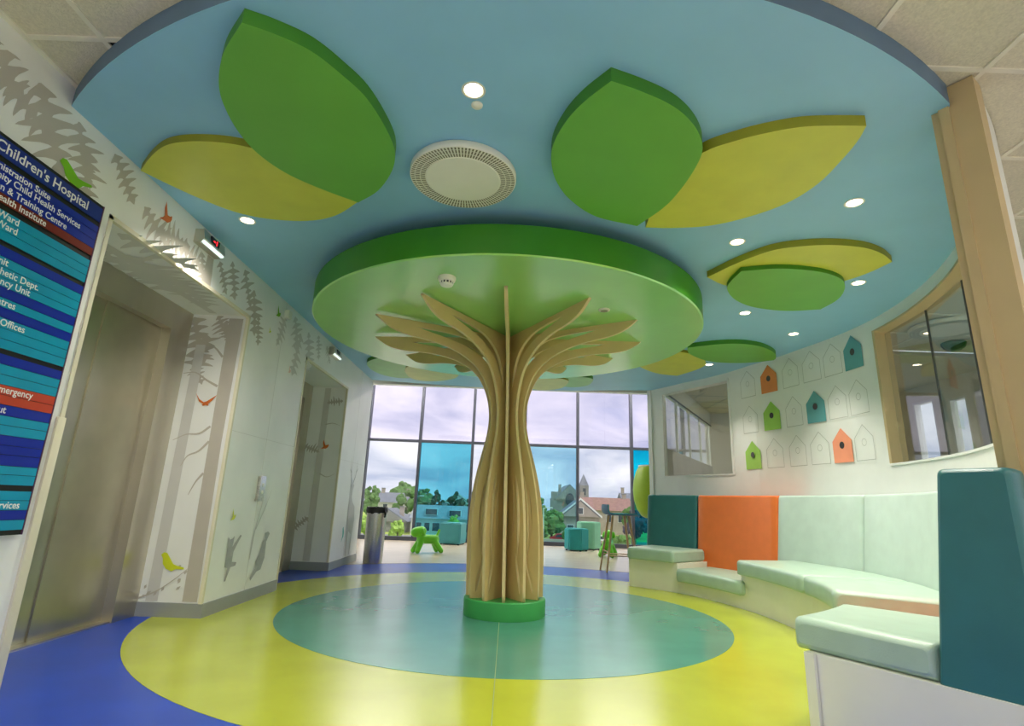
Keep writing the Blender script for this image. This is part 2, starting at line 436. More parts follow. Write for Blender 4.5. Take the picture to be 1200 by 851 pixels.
wr = solid_wall('wall_right', M['white_wall']); tag(wr, 'curved white wall with printed birdhouses behind the bench', kind='structure')
def arc_strip(name, ph0, ph1, z0, z1, r0, r1, m, parent, n=8):
    """block between radii offsets r0..r1 from the wall face"""
    bm = bmesh.new(); R = []
    for k in range(n + 1):
        p = ph0 + (ph1 - ph0) * k / n; w_ = WALL(p)
        R.append([bm.verts.new(pol(w_ + r, p, z)) for r, z in ((r0, z0), (r1, z0), (r1, z1), (r0, z1))])
    for a, b in zip(R, R[1:]):
        for q in range(4): bm.faces.new((a[q], a[(q + 1) % 4], b[(q + 1) % 4], b[q]))
    bm.faces.new(R[0]); bm.faces.new(R[-1])
    return from_bm(name, bm, m, parent)
# cream end cap / pilaster of the curved wall
c = arc_strip('trim_4', PH0 - 0.2, PH0 - 2.0, 0, ZT, -0.01, TH + 0.02, M['cream_shaded'], None, 2); tag(c, 'cream end post of the curved wall', kind='structure')
arc_strip('post_bead', PH0 - 2.01, PH0 - 2.2, 0, ZT, 0.02, 0.06, M['cream_shaded'], c, 1)
c = arc_strip('trim_5', PH1 + 0.0, PH1 + 1.0, 0, ZC + 0.1, -0.02, TH + 0.01, M['white_wall'], None, 2); tag(c, 'white end post of the curved wall by the facade', kind='structure')
for nm, W_, lab, npane in (('window_2', W1, 'interior window into the side room beside the facade', 2), ('window_3', W2, 'long interior window with glass joints near the cream post', 4)):
    wd = empty(nm, pol(WALL(W_[0]), (W_[0] + W_[1]) / 2, W_[2])); tag(wd, lab, kind='structure')
    wd.location = (0, 0, 0)
    f = 0.03 if nm == 'window_2' else 0.035
    df = math.degrees(f / 3.5); FM = 'white_wall' if nm == 'window_2' else 'cream_shaded'
    arc_strip('frame_jamb', W_[0], W_[0] + df, W_[2], W_[3], -0.012, TH, M[FM], wd, 2)
    arc_strip('frame_jamb', W_[1] - df, W_[1], W_[2], W_[3], -0.012, TH, M[FM], wd, 2)
    arc_strip('frame_head', W_[0], W_[1], W_[3] - 0.02, W_[3], -0.012, TH, M[FM], wd, 14)
    arc_strip('frame_sill', W_[0], W_[1], W_[2], W_[2] + 0.018, -0.012, TH, M['white_wall'], wd, 14)
    a0, a1 = W_[0] + df, W_[1] - df
    for k in range(npane):
        p0 = a0 + (a1 - a0) * k / npane; p1 = a0 + (a1 - a0) * (k + 1) / npane
        bm = bmesh.new()
        R = [[bm.verts.new(pol(WALL(p) + r, p, z)) for r, z in ((0.085, W_[2] + 0.018), (0.091, W_[2] + 0.018), (0.091, W_[3] - f), (0.085, W_[3] - f))] for p in (p0 + 0.03, p1 - 0.03)]
        for q in range(4): bm.faces.new((R[0][q], R[0][(q + 1) % 4], R[1][(q + 1) % 4], R[1][q]))
        bm.faces.new(R[0]); bm.faces.new(R[1])
        from_bm('pane', bm, M['glass_in'], wd)
        if k and nm == 'window_3': arc_strip('glass_joint', p0 - 0.07, p0 + 0.07, W_[2] + 0.018, W_[3] - f, 0.080, 0.096, M['joint'], wd, 1)

# ---- tile ceiling
ce = boxes('ceiling', [(-2.3, 7.5, -5.2, 6.4, ZT + 0.16, ZT + 0.2)], M['void']); tag(ce, 'suspended ceiling of cream mineral tiles', kind='structure')
tile_me = None
XA, XB, YB = -1.89, 2.06, 1.99
xs_l = [-2.25, -1.89] + [-1.89 + 0.6 * k for k in range(1, 4)] + [0.09]
xs_r = [0.09, 0.26] + [2.06 + 0.6 * k for k in range(-2, 9)] + [7.4]
ys = [YB + 0.6 * k for k in range(-12, 8)]
cache = {}
bars = bmesh.new()
for xs in (xs_l, xs_r):
    for xa, xb in zip(xs, xs[1:]):
        for ya, yb in zip(ys, ys[1:]):
            cxm, cym = (xa + xb) / 2, (ya + yb) / 2
            far = max(math.hypot(px_, py_ - CY) for px_ in (xa, xb) for py_ in (ya, yb))
            if far < 3.38 and abs(xa) < 3: continue
            if abs(xa + 1.89) < 0.01 and abs(ya - YB) < 0.01: continue          # the missing tile
            if xa > 0.3 and yb < 0.6 and int(round((xa - 2.06) / 0.6)) % 3 == 0 and int(round((ya - YB) / 0.6)) % 3 == 0: continue  # gaps for the added fill panels
            if xa < 0 and xb - xa > 0.5 and yb < 0.3 and abs(xa + 1.29) < 0.01 and int(round((ya - YB) / 0.6)) % 3 == 0: continue
            vis = cym > 0.9 and (cym < 5.4)
            key = (round(xb - xa, 3), round(yb - ya, 3))
            if key not in cache:
                bm = bmesh.new(); hx, hy = key[0] / 2 - 0.008, key[1] / 2 - 0.008
                bm_box(bm, -hx, hx, -hy, hy, 0.006, 0.02)
                bmesh.ops.recalc_face_normals(bm, faces=bm.faces[:])
                me = bpy.data.meshes.new('ceiling_tile'); bm.to_mesh(me); bm.free(); me.materials.append(M['tile']); cache[key] = me
            t = bpy.data.objects.new('ceiling_tile', cache[key]); COL.objects.link(t); t.parent = ce; t.location = (cxm, cym, ZT)
    for x in xs[:-1]: bm_box(bars, x - 0.012, x + 0.012, ys[0], ys[-1], ZT - 0.002, ZT + 0.006)
for y in ys: bm_box(bars, -2.25, 7.4, y - 0.012, y + 0.012, ZT - 0.0015, ZT + 0.0065)
bm_box(bars, -2.25, -2.225, -5.0, 2.6, ZT - 0.004, ZT + 0.01)
from_bm('grid_bar', bars, M['tbar'], ce)

# unseen fill panels added in the lobby behind and beside the round room
def fill_panel(x, y, where):
    e_ = empty('fill_panel', (x, y, ZT)); tag(e_, 'square white fill light added in the tile ceiling ' + where, 'ceiling light', 'added lobby fill panels')
    box('diffuser', -0.27, 0.27, -0.27, 0.27, 0.004, 0.02, M['fill_on'], e_)
    boxes('frame', [(-0.295, -0.27, -0.295, 0.295, -0.002, 0.03), (0.27, 0.295, -0.295, 0.295, -0.002, 0.03), (-0.27, 0.27, -0.295, -0.27, -0.002, 0.03), (-0.27, 0.27, 0.27, 0.295, -0.002, 0.03)], M['white_plastic'], e_)
for kx in (0, 3, 6):
    for ky in (-3, -6, -9):
        fill_panel(2.06 + 0.6 * kx + 0.3, YB + 0.6 * ky + 0.3, 'of the lobby')
for ky in (-3, -6, -9):
    fill_panel(-0.99, YB + 0.6 * ky + 0.3, 'of the lobby')

# ---- blue soffit
near = [pol(3.5, a) for a in range(-130, -55, 2)]
near = [p for p in near if p[0] > -2.24]
right = [pol(WALL(a) + 0.05, a) for a in range(-55, 58, 3)]
far_ = [(2.2, 8.5), (1.86, 8.55), (1.12, 8.72), (0.28, 8.80), (-0.63, 8.72), (-1.39, 8.62), (-2.249, 8.45)]
left0 = (-2.249, CY - math.sqrt(3.5 ** 2 - 2.249 ** 2))
sof = prism('ceiling_soffit', [left0] + near + right + far_, ZC, ZT, [M['blue_ceil'], M['blue_edge']], smooth=True)
tag(sof, 'sky blue round dropped ceiling over the seating area', kind='structure')
# bulkhead above, towards the tall facade zone
bk = boxes('wall_bulkhead', [(-3.1, 2.6, 8.82, 8.95, ZC + 0.02, 4.1)], M['white_wall']); tag(bk, 'white bulkhead above the blue ceiling edge', kind='structure')
sp2 = boxes('ceiling_facade', [(-7.0, 7.5, 8.82, YF + 0.15, 4.05, 4.15)], M['white_wall']); tag(sp2, 'white high ceiling beside the glass facade', kind='structure')
sl = boxes('wall_slab', [(-2.3, 2.6, 6.4, 8.95, ZT + 0.002, ZT + 0.1)], M['void']); tag(sl, 'dark slab over the blue ceiling', kind='structure')

for k, x in enumerate((-5.2, -2.6, 0.0, 2.6, 5.2)):  # unseen long panels added to brighten the facade zone
    e_ = empty('linear_fill', (x, 12.3, 4.05)); tag(e_, 'long white fill light added on the high ceiling beside the facade', 'ceiling light', 'added facade zone fill lights')
    box('diffuser', -0.9, 0.9, -0.2, 0.2, -0.03, -0.001, M['facade_fill_on'], e_); boxes('frame', [(-0.94, -0.9, -0.24, 0.24, -0.04, 0), (0.9, 0.94, -0.24, 0.24, -0.04, 0), (-0.9, 0.9, -0.24, -0.2, -0.04, 0), (-0.9, 0.9, 0.2, 0.24, -0.04, 0)], M['white_plastic'], e_)
# ---- glass facade
fa = empty('window_1', (0, YF, 0)); tag(fa, 'full height glass facade with dark mullions and tinted panes', kind='structure')
mx = [-5.95, -4.69, -3.43, -2.17, -0.90, 0.36, 1.63, 2.93, 4.19, 5.45, 6.7]
ZTR = 2.29
for i, x in enumerate(mx): box('mullion', x - 0.03, x + 0.03, -0.06, 0.08, 0.0, 4.05, M['dark_frame'], fa)
for a, b in zip(mx, mx[1:]):
    box('transom', a + 0.03, b - 0.03, -0.05, 0.06, ZTR - 0.03, ZTR + 0.03, M['dark_frame'], fa)
    box('base_rail', a + 0.03, b - 0.03, -0.07, 0.08, 0.0, 0.09, M['dark_frame'], fa)
low = ['clear', 'teal', 'clear', 'teal', 'clear', 'teal2', 'clear', 'cyan', 'clear', 'teal']
GL = dict(clear=M['glass'], teal=M['glass_teal'], teal2=M['glass_teal2'], cyan=M['glass_cyan'])
GLAB = dict(clear='clear lower pane', teal='teal tinted lower pane', teal2='faintly teal lower pane', cyan='strong cyan lower pane')
for i, (a, b) in enumerate(zip(mx, mx[1:])):
    p = box('pane', a + 0.03, b - 0.03, 0.0, 0.012, 0.09, ZTR - 0.03, GL[low[i]], fa); tag(p, GLAB[low[i]])
    box('pane', a + 0.03, b - 0.03, 0.0, 0.012, ZTR + 0.03, 4.05, M['glass_lav'], fa)

# ---- side walls of the facade zone, right hand rooms, lobby behind the camera
t = boxes('wall_facade_left', [(-7.1, -7.0, 8.0, YF + 0.2, 0, 4.1), (-7.0, -3.0, 8.45, 8.55, 0, 4.1)], M['white_wall']); tag(t, 'white wall at the far left of the facade zone', kind='structure')
# partition running from the wall end to the facade: grey below, glass above
pa = Vector((2.42, 8.62)); pb = Vector((4.45, 12.1)); pd = (pb - pa).normalized(); pn = Vector((pd.y, -pd.x)); pl = (pb - pa).length
def pmap(s, z, o_): q = pa + pd * s + pn * o_; return (q.x, q.y, z)
def part_box(name, s0, s1, z0, z1, o0, o1, m, parent=None):
    bm = bmesh.new()
    vs = [bm.verts.new(pmap(s, z, o_)) for s, o_, z in ((s0, o0, z0), (s1, o0, z0), (s1, o1, z0), (s0, o1, z0), (s0, o0, z1), (s1, o0, z1), (s1, o1, z1), (s0, o1, z1))]
    for f in ((0, 3, 2, 1), (4, 5, 6, 7), (0, 1, 5, 4), (1, 2, 6, 5), (2, 3, 7, 6), (3, 0, 4, 7)): bm.faces.new([vs[i] for i in f])
    return from_bm(name, bm, m, parent)
M['part_grey'] = mat('grey partition print', (176, 174, 172), 0.45, var=0.08, scale=3)
pw = part_box('wall_partition', 0, pl, 0, 1.85, -0.05, 0.05, M['part_grey']); tag(pw, 'grey lower partition wall seen through the side room window', kind='structure')
hd = part_box('wall_partition_head', 0, pl, 2.76, 3.2, -0.05, 0.05, M['white_wall']); tag(hd, 'white header above the side room glazing', kind='structure')
wg = empty('window_4', (0, 0, 0)); tag(wg, 'side room glazing strip facing the facade', kind='structure')
for k in range(4):
    s0, s1 = pl * k / 4, pl * (k + 1) / 4
    part_box('pane', s0 + 0.02, s1 - 0.02, 1.85, 2.76, -0.005, 0.005, M['glass'], wg)
    part_box('frame_bar', s1 - 0.02, s1 + 0.02, 1.85, 2.76, -0.02, 0.02, M['white_wall'], wg)
part_box('frame_head', 0, pl, 2.735, 2.76, 0.05, 0.065, M['dark_frame'], wg)
M['beige_wall'] = mat('warm white wall', (222, 218, 204), 0.6, var=0.02)
t = boxes('wall_side_room', [(4.40, 6.4, 12.1, 12.2, 0, 3.2), (5.6, 5.7, 8.0, 12.1, 0, 3.2)], M['beige_wall']); tag(t, 'warm white end wall of the side room', kind='structure')
bm = bmesh.new()
q0 = Vector(pol(WALL(33.5) + TH, 33.5)); q1 = Vector((5.65, 8.05)); dn = (q1 - q0).normalized(); nn = Vector((-dn.y, dn.x)) * 0.1
vs = [bm.verts.new((p.x, p.y, z)) for z in (0, 3.2) for p in (q0, q1, q1 + nn, q0 + nn)]
for f in ((0, 1, 2, 3), (4, 5, 6, 7), (0, 1, 5, 4), (1, 2, 6, 5), (2, 3, 7, 6), (3, 0, 4, 7)): bm.faces.new([vs[i] for i in f])
t = from_bm('wall_side_divider', bm, M['beige_wall']); tag(t, 'warm white dividing wall between side room and side lobby', kind='structure')
sl_ = empty('fill_panel', (4.6, 9.6, 3.05)); tag(sl_, 'square fill light added on the side room ceiling', 'ceiling light'); box('diffuser', -0.29, 0.29, -0.29, 0.29, -0.012, 0.0, M['fill_on'], sl_)  # panel added to lighten the dark side room
cr = prism('ceiling_side_room', [pol(WALL(a) + 0.02, a) for a in (33, 40, 48, 57)] + [(2.42, 8.7), (4.45, 12.15), (5.7, 12.2), (5.7, 8.0)], 3.05, 3.12, M['tile'])
tag(cr, 'pale tile ceiling of the side room', kind='structure')
bm = bmesh.new()
def room_x0(y):
    if y < 8.7: return max(pol(WALL(a) + 0.06, a)[0] for a in range(30, 58) if abs(pol(WALL(a), a)[1] - y) < 0.12 or a == 57)
    return 2.5 + (y - 8.7) * 0.583
for k in range(9): bm_box(bm, room_x0(7.2 + 0.6 * k) + 0.05, 5.6, 7.2 + 0.6 * k, 7.22 + 0.6 * k, 3.044, 3.051)
for k in range(5):
    x_ = 3.0 + 0.6 * k
    bm_box(bm, x_, x_ + 0.02, 7.6, min(12.1, 8.6 + (x_ - 2.5) / 0.583), 3.044, 3.051)
from_bm('grid_bar', bm, M['line'], cr)
crw = boxes('wall_side_head', [(2.3, 2.42, 8.5, 8.7, 0, 3.2)], M['white_wall']); tag(crw, 'white stub behind the wall end post', kind='structure')
# building side wall with two glimpsed windows; other glazing added for fill daylight
def glazed_wall(name, axis, pos, lo, hi, ztop, wins, label, m):
    """wall on a line with rectangular windows (a0,a1,z0,z1)"""
    L = []
    cuts = sorted(wins); a = lo
    def seg(a0, a1, z0, z1):
        if a1 - a0 > 1e-4 and z1 - z0 > 1e-4:
            L.append((pos, pos + 0.12, a0, a1, z0, z1) if axis == 'x' else (a0, a1, pos, pos + 0.12, z0, z1))
    for w_ in cuts:
        seg(a, w_[0], 0, ztop); seg(w_[0], w_[1], 0, w_[2]); seg(w_[0], w_[1], w_[3], ztop); a = w_[1]
    seg(a, hi, 0, ztop)
    wall_ = boxes(name, L, m); tag(wall_, label, kind='structure')
    return wall_
wins_e = [(7.2, 7.52, 1.73, 2.56), (7.78, 8.2, 1.72, 2.62), (0.6, 2.7, 0.3, 2.7), (2.8, 4.9, 0.3, 2.7), (-3.4, -1.5, 0.3, 2.7), (-1.4, 0.5, 0.3, 2.7)]  # small pair shows through the long window; tall ones added for fill
glazed_wall('wall_east', 'x', 6.2, -5.0, 8.9, ZT + 0.2, wins_e, 'white side lobby wall with daylight windows, mostly added for fill', M['beige_wall'])
for i, w_ in enumerate(wins_e):
    d = empty('window_%d' % (5 + i), (6.2, 0, 0)); tag(d, 'glimpsed or added daylight window in the side lobby wall', kind='structure')
    box('pane', 0.05, 0.06, w_[0], w_[1], w_[2], w_[3], M['glass'], d)
    boxes('frame', [(0.0, 0.1, w_[0], w_[0] + 0.03, w_[2], w_[3]), (0.0, 0.1, w_[1] - 0.03, w_[1], w_[2], w_[3]), (0.0, 0.1, w_[0] + 0.03, w_[1] - 0.03, w_[2], w_[2] + 0.03), (0.0, 0.1, w_[0] + 0.03, w_[1] - 0.03, w_[3] - 0.03, w_[3])], M['white_wall'], d)
t = boxes('wall_lobby_far', [(5.6, 6.3, 8.9, 9.0, 0, ZT + 0.2)], M['beige_wall']); tag(t, 'warm white end wall of the side lobby', kind='structure')
lc = boxes('ceiling_side_lobby', [(3.2, 6.3, 6.4, 9.0, ZT, ZT + 0.05)], M['tile']); tag(lc, 'plain tile ceiling at the end of the side lobby', kind='structure')
wins_b = [(-2.1, -0.1, 0.12, 2.75), (0.0, 2.0, 0.12, 2.75), (2.1, 4.1, 0.12, 2.75), (4.2, 6.1, 0.12, 2.75)]  # wide openings added behind the camera to let in fill daylight
glazed_wall('wall_back', 'y', -3.72, -3.1, 6.3, ZT + 0.2, wins_b, 'white lobby wall behind the camera with wide windows added for fill', M['white_wall'])
for i, w_ in enumerate(wins_b):
    d = empty('window_%d' % (11 + i), (0, -3.72, 0)); tag(d, 'wide window added in the lobby wall for fill daylight', kind='structure')
    box('pane', w_[0], w_[1], 0.05, 0.06, w_[2], w_[3], M['glass'], d)

# ------------------------------------------------------------------ tree sculpture
TX, TY = 0.0, 4.93
ZD = 2.43
tree = empty('tree_sculpture', (TX, TY, 0)); tag(tree, 'tan ribbed tree sculpture with round green canopy disc', 'sculpture')
lathe('plinth_ring', [(0, 0.003), (0.342, 0.003), (0.345, 0.01), (0.345, 0.135), (0.338, 0.142), (0, 0.142)], M['ring_green'], tree, 64)
cnp = lathe('canopy', [(0, 0), (1.745, 0), (1.757, 0.008)], M['canopy'], tree, 160, (-0.06, -0.03, ZD), 30)
lathe('canopy_rim', [(1.757, 0.008), (1.757, 0.215), (1.74, 0.22), (0, 0.22)], M['canopy_shaded'], cnp, 160, (-0.06, -0.03, ZD), 30)
lathe('canopy_hanger', [(1.45, 0.22), (1.45, ZC - ZD)], M['canopy_shaded'], cnp, 96, (-0.06, -0.03, ZD), 30)
outer = [(0.325, 0.142), (0.33, 0.35), (0.332, 0.55), (0.328, 0.72), (0.315, 0.88), (0.292, 1.05), (0.262, 1.20), (0.222, 1.36), (0.188, 1.50), (0.172, 1.64),
         (0.178, 1.76), (0.205, 1.88), (0.255, 2.0), (0.325, 2.09), (0.41, 2.155), (0.52, 2.212), (0.66, 2.255), (0.81, 2.280), (0.95, 2.292), (1.07, 2.312), (1.17, 2.350), (1.285, 2.43)]
outer = catmull(outer, n=3, closed=False)
finp = outer + [(0.02, 2.43), (0.02, 0.142)]
def lens_slot(path, wmax, n=4):
    p = catmull(path, n=n, closed=False); L, R_ = [], []
    N = len(p)
    for i, q in enumerate(p):
        d = Vector(p[min(i + 1, N - 1)]) - Vector(p[max(i - 1, 0)]); d.normalize(); nrm = Vector((-d.y, d.x))
        wd_ = wmax * math.sin(PI * min(1, max(0, i / (N - 1)))) ** 0.8 * 0.5
        L.append(tuple(Vector(q) + nrm * wd_)); R_.append(tuple(Vector(q) - nrm * wd_))
    return L + R_[-2:0:-1]
slots = [lens_slot([(0.10, 1.92), (0.16, 2.10), (0.26, 2.225), (0.42, 2.308), (0.62, 2.348), (0.92, 2.378)], 0.078),
         lens_slot([(0.225, 0.46), (0.245, 0.64), (0.243, 0.84), (0.218, 1.02), (0.185, 1.16)], 0.046),
         lens_slot([(0.15, 0.62), (0.165, 0.80), (0.16, 0.98), (0.135, 1.12)], 0.022),
         lens_slot([(0.275, 0.19), (0.262, 0.28), (0.225, 0.41), (0.205, 0.52)], 0.036)]
fm = bake_curve([finp] + slots, 0.0125)
fm.name = 'fin'
bm = bmesh.new(); bm.from_mesh(fm)
bmesh.ops.recalc_face_normals(bm, faces=bm.faces[:])
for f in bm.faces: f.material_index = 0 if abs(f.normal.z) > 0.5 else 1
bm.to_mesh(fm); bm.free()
fm.materials.append(M['fin']); fm.materials.append(M['fin_edge_lit'])
for k in range(12):
    o = bpy.data.objects.new('fin', fm); COL.objects.link(o); o.parent = tree
    o.matrix_basis = Matrix.Rotation(math.radians(-1.1), 4, 'Y') @ Matrix.Rotation(math.radians(30 * k - 1.1), 4, 'Z') @ Matrix.Rotation(PI / 2, 4, 'X')
# the lower slots are only seen as slits: darker core post inside
lathe('core_post', [(0.045, 0.142), (0.045, ZD)], M['fin'], tree, 16)

# ------------------------------------------------------------------ ceiling leaves
LV = [
 ('big mid green leaf panel on the blue ceiling over the lift side', 2.675, 'leaf_green', (0, 8), [(-1.102, 1.705), (-1.253, 1.86), (-1.355, 2.019), (-1.407, 2.161), (-1.432, 2.35), (-1.413, 2.529), (-1.332, 2.702), (-1.19, 2.848), (-0.996, 2.996), (-0.841, 2.856), (-0.715, 2.652), (-0.663, 2.476), (-0.669, 2.3), (-0.714, 2.092), (-0.788, 1.953), (-0.879, 1.83), (-0.997, 1.752)]),
 ('yellow green leaf panel tucked under the green leaf near the lift wall', 2.70, 'leaf_yellow', (0, 9), [(-2.205, 2.771), (-2.062, 2.637), (-1.918, 2.532), (-1.788, 2.49), (-1.634, 2.482), (-1.496, 2.504), (-1.371, 2.561), (-1.226, 2.666), (-1.084, 2.822), (-1.003, 3.025), (-1.204, 3.208), (-1.42, 3.293), (-1.682, 3.285), (-1.871, 3.207), (-2.024, 3.048), (-2.137, 2.886)]),
 ('big green leaf panel just right of the round vent', 2.674, 'leaf_green', (0, 8), [(0.379, 1.935), (0.28, 2.064), (0.21, 2.202), (0.164, 2.377), (0.17, 2.547), (0.219, 2.719), (0.318, 2.892), (0.495, 3.062), (0.773, 3.161), (0.875, 2.944), (0.917, 2.771), (0.937, 2.558), (0.927, 2.385), (0.867, 2.257), (0.77, 2.141), (0.658, 2.056), (0.515, 1.987)]),
 ('large pointed yellow leaf panel nearest the cream post', 2.686, 'leaf_yellow', (0, 8), [(1.628, 2.172), (1.474, 2.178), (1.335, 2.194), (1.195, 2.243), (1.071, 2.308), (0.941, 2.408), (0.852, 2.609), (0.816, 2.863), (0.838, 3.198), (1.045, 3.188), (1.251, 3.14), (1.44, 3.018), (1.59, 2.853), (1.662, 2.649), (1.666, 2.424), (1.654, 2.277)]),
 ('yellow leaf panel above a small green leaf over the bench', 2.694, 'leaf_yellow', (0, 7), [(1.515, 3.962), (1.639, 3.694), (1.792, 3.477), (1.967, 3.393), (2.163, 3.359), (2.391, 3.383), (2.574, 3.465), (2.719, 3.579), (2.675, 3.773), (2.587, 3.94), (2.393, 4.104), (2.131, 4.196), (1.742, 4.118)]),
 ('small green leaf panel overlapping the yellow leaf over the bench', 2.66, 'leaf_green', (0, 6), [(1.696, 3.753), (1.697, 3.99), (1.751, 4.148), (1.904, 4.344), (2.128, 4.489), (2.432, 4.545), (2.7, 4.478), (2.713, 4.265), (2.657, 4.063), (2.534, 3.866), (2.364, 3.752), (2.17, 3.696), (1.935, 3.688)]),
 ('green leaf panel above the birdhouse wall', 2.695, 'leaf_green', (0, 9), [(1.984, 5.897), (2.122, 5.806), (2.255, 5.733), (2.395, 5.688), (2.55, 5.685), (2.734, 5.745), (2.902, 5.867), (3.047, 6.028), (3.137, 6.205), (3.152, 6.289), (3.024, 6.388), (2.879, 6.457), (2.714, 6.487), (2.534, 6.478), (2.369, 6.412), (2.198, 6.268), (2.057, 6.097)]),
 ('yellow leaf panel half hidden by the canopy near the side room window', 2.71, 'leaf_yellow', (0, 6), [(1.975, 6.13), (2.142, 6.202), (2.282, 6.312), (2.4, 6.498), (2.467, 6.74), (2.413, 7.018), (2.291, 7.312), (2.034, 7.241), (1.786, 7.032), (1.607, 6.753), (1.613, 6.403), (1.748, 6.191)]),
 ('green leaf panel in a window-lit tint near the facade on the lift side', 2.695, 'leaf_green_lit', (), [(-2.006, 7.188), (-1.902, 6.992), (-1.723, 6.855), (-1.41, 6.873), (-1.14, 7.011), (-1.017, 7.326), (-1.113, 7.641), (-1.39, 7.915), (-1.712, 8.02), (-1.944, 7.832), (-2.03, 7.511)]),
 ('yellow leaf panel in a window-lit tint near the facade left of the trunk', 2.68, 'leaf_yellow_lit', (0, 4), [(-1.548, 7.522), (-1.444, 7.215), (-1.19, 7.178), (-0.923, 7.252), (-0.752, 7.523), (-0.871, 7.861), (-1.17, 8.087), (-1.416, 8.085), (-1.537, 7.901)]),
 ('yellow leaf panel in a window-lit tint near the facade right of the trunk', 2.68, 'leaf_yellow_lit', (), [(0.171, 8.095), (0.328, 7.737), (0.569, 7.606), (0.805, 7.697), (0.827, 7.985), (0.757, 8.289), (0.545, 8.458), (0.315, 8.409)]),
 ('small green leaf panel in a window-lit tint near the facade beside the yellow one', 2.70, 'leaf_green_lit', (), [(0.64, 7.967), (0.78, 7.659), (0.974, 7.555), (1.158, 7.635), (1.186, 7.877), (1.136, 8.127), (0.932, 8.267), (0.745, 8.173)]),
]
for lab, z, mk, sharp, pts in LV:
    side = 'leaf_yellow_side' if mk in ('leaf_yellow', 'leaf_yellow_lit') else 'leaf_green_side'
    o = prism('ceiling_leaf', catmull(pts, sharp, 5), z, ZC, [M[mk], M[side]], smooth=True)
    tag(o, lab, 'ceiling panel', 'leaf shaped ceiling panels')

# ------------------------------------------------------------------ round vent, detectors, downlights
def round_vent(x, y, zc, R, label):
    v = empty('round_vent', (x, y, zc)); tag(v, label, 'vent')
    lathe('housing', [(R * 0.97, 0), (R, -0.012), (R, -0.04), (R * 0.985, -0.047), (R * 0.70, -0.047)], M['white_plastic'], v, 72)
    lathe('core_plate', [(R * 0.70, -0.047), (R * 0.69, -0.050), (0, -0.050)], M['white_plastic'], v, 72)
    bm = bmesh.new()
    for k in range(96):
        a = 2 * PI * k / 96
        for r0, r1 in ((0.715, 0.80), (0.815, 0.90), (0.912, 0.972)):
            ca, sa = math.cos(a), math.sin(a); hw = 0.0045 * (r0 + 0.1)
            for s in (1,):
                p = [(r0 * R, -hw), (r1 * R, -hw), (r1 * R, hw), (r0 * R, hw)]
                vs = [bm.verts.new((u * ca - v_ * sa, u * sa + v_ * ca, -0.0478)) for u, v_ in p]
                bm.faces.new(vs)
    from_bm('vent_slots', bm, M['slot'], v, normals=False)['kind'] = 'stuff'
    return v
round_vent(-0.325, 2.75, ZC, 0.305, 'round white ceiling vent with radial slots in front of the tree canopy')
round_vent(4.5, 5.3, ZT, 0.34, 'round white ceiling vent seen through the long interior window')
def downlight(x, y, label, spot=True):
    d = empty('downlight', (x, y, ZC)); tag(d, label, 'ceiling light', 'recessed downlights in the blue ceiling')
    lathe('trim_ring', [(0.052, -0.001), (0.056, -0.005), (0.045, -0.007), (0.040, -0.001)], M['white_plastic'], d, 28)
    lathe('lamp', [(0.041, -0.0025), (0.0, -0.0025)], M['lamp_on'], d, 28)
    ld = bpy.data.lights.new('downlight_beam', 'SPOT'); ld.energy = DOWN * (0.6 if x > 2.4 else 1.0); ld.spot_size = math.radians(84 if x > 2.4 else 128); ld.spot_blend = 1.0; ld.shadow_soft_size = 0.05; ld.color = (1, 0.93, 0.82)
    lo = bpy.data.objects.new('downlight_beam', ld); COL.objects.link(lo); lo.parent = d; lo.location = (0, 0, -0.02)
for x, y, lab in [(-0.227, 2.094, 'lit downlight above the round vent'), (2.035, 2.909, 'lit downlight beside the long pointed yellow leaf'),
                  (1.548, 3.452, 'lit downlight between the canopy and the yellow leaf over the bench'), (2.788, 4.068, 'lit downlight right of the small green leaf near the long window'),
                  (2.196, 4.849, 'lit downlight below the small green leaf'), (2.95, 5.415, 'lit downlight close above the teal birdhouse print'),
                  (2.546, 6.769, 'lit downlight beside the half hidden yellow leaf'), (-1.881, 3.394, 'lit downlight by the lift wall under the yellow leaf')]:
    downlight(x, y, lab)
sd_ = lathe('ceiling_sensor', [(0, -0.014), (0.012, -0.014), (0.02, -0.010), (0.027, -0.006), (0.028, 0)], M['white_plastic'], None, 24, (-0.217, 2.193, ZC)); tag(sd_, 'tiny white round sensor beside the downlight above the vent', 'sensor')
sm = empty('smoke_detector', (-0.486, 3.533, ZD - 0.0005)); tag(sm, 'white smoke detector under the green canopy', 'smoke detector')
lathe('base', [(0.062, 0), (0.064, -0.012), (0.058, -0.03), (0.044, -0.036)], M['white_plastic'], sm, 32)
lathe('chamber', [(0.044, -0.036), (0.044, -0.052)], M['black'], sm, 32)
lathe('cap', [(0.046, -0.052), (0.042, -0.062), (0.028, -0.068), (0, -0.07)], M['white_plastic'], sm, 32)
bm = bmesh.new()
for k in range(12):
    a = 2 * PI * k / 12; c_, s_ = math.cos(a), math.sin(a)
    bm_box(bm, c_ * 0.045 - 0.004, c_ * 0.045 + 0.004, s_ * 0.045 - 0.004, s_ * 0.045 + 0.004, -0.053, -0.035)
from_bm('ribs', bm, M['white_plastic'], sm)
s2 = empty('ceiling_speaker', (0.714, 4.067, ZD)); tag(s2, 'small white round speaker under the canopy right of the trunk', 'speaker')
lathe('rim', [(0.046, 0), (0.046, -0.006), (0.030, -0.012)], M['white_plastic'], s2, 28)
lathe('grille', [(0.030, -0.012), (0, -0.010)], M['slot'], s2, 28)
dm = lathe('dome_camera', [(0.12, 0), (0.12, -0.02), (0.10, -0.06), (0.06, -0.085), (0, -0.095)], mat('dark green dome', (40, 84, 40), 0.2), None, 28, (5.0, 5.85, ZT)); tag(dm, 'dark green dome on the ceiling behind the long interior window', 'dome camera')

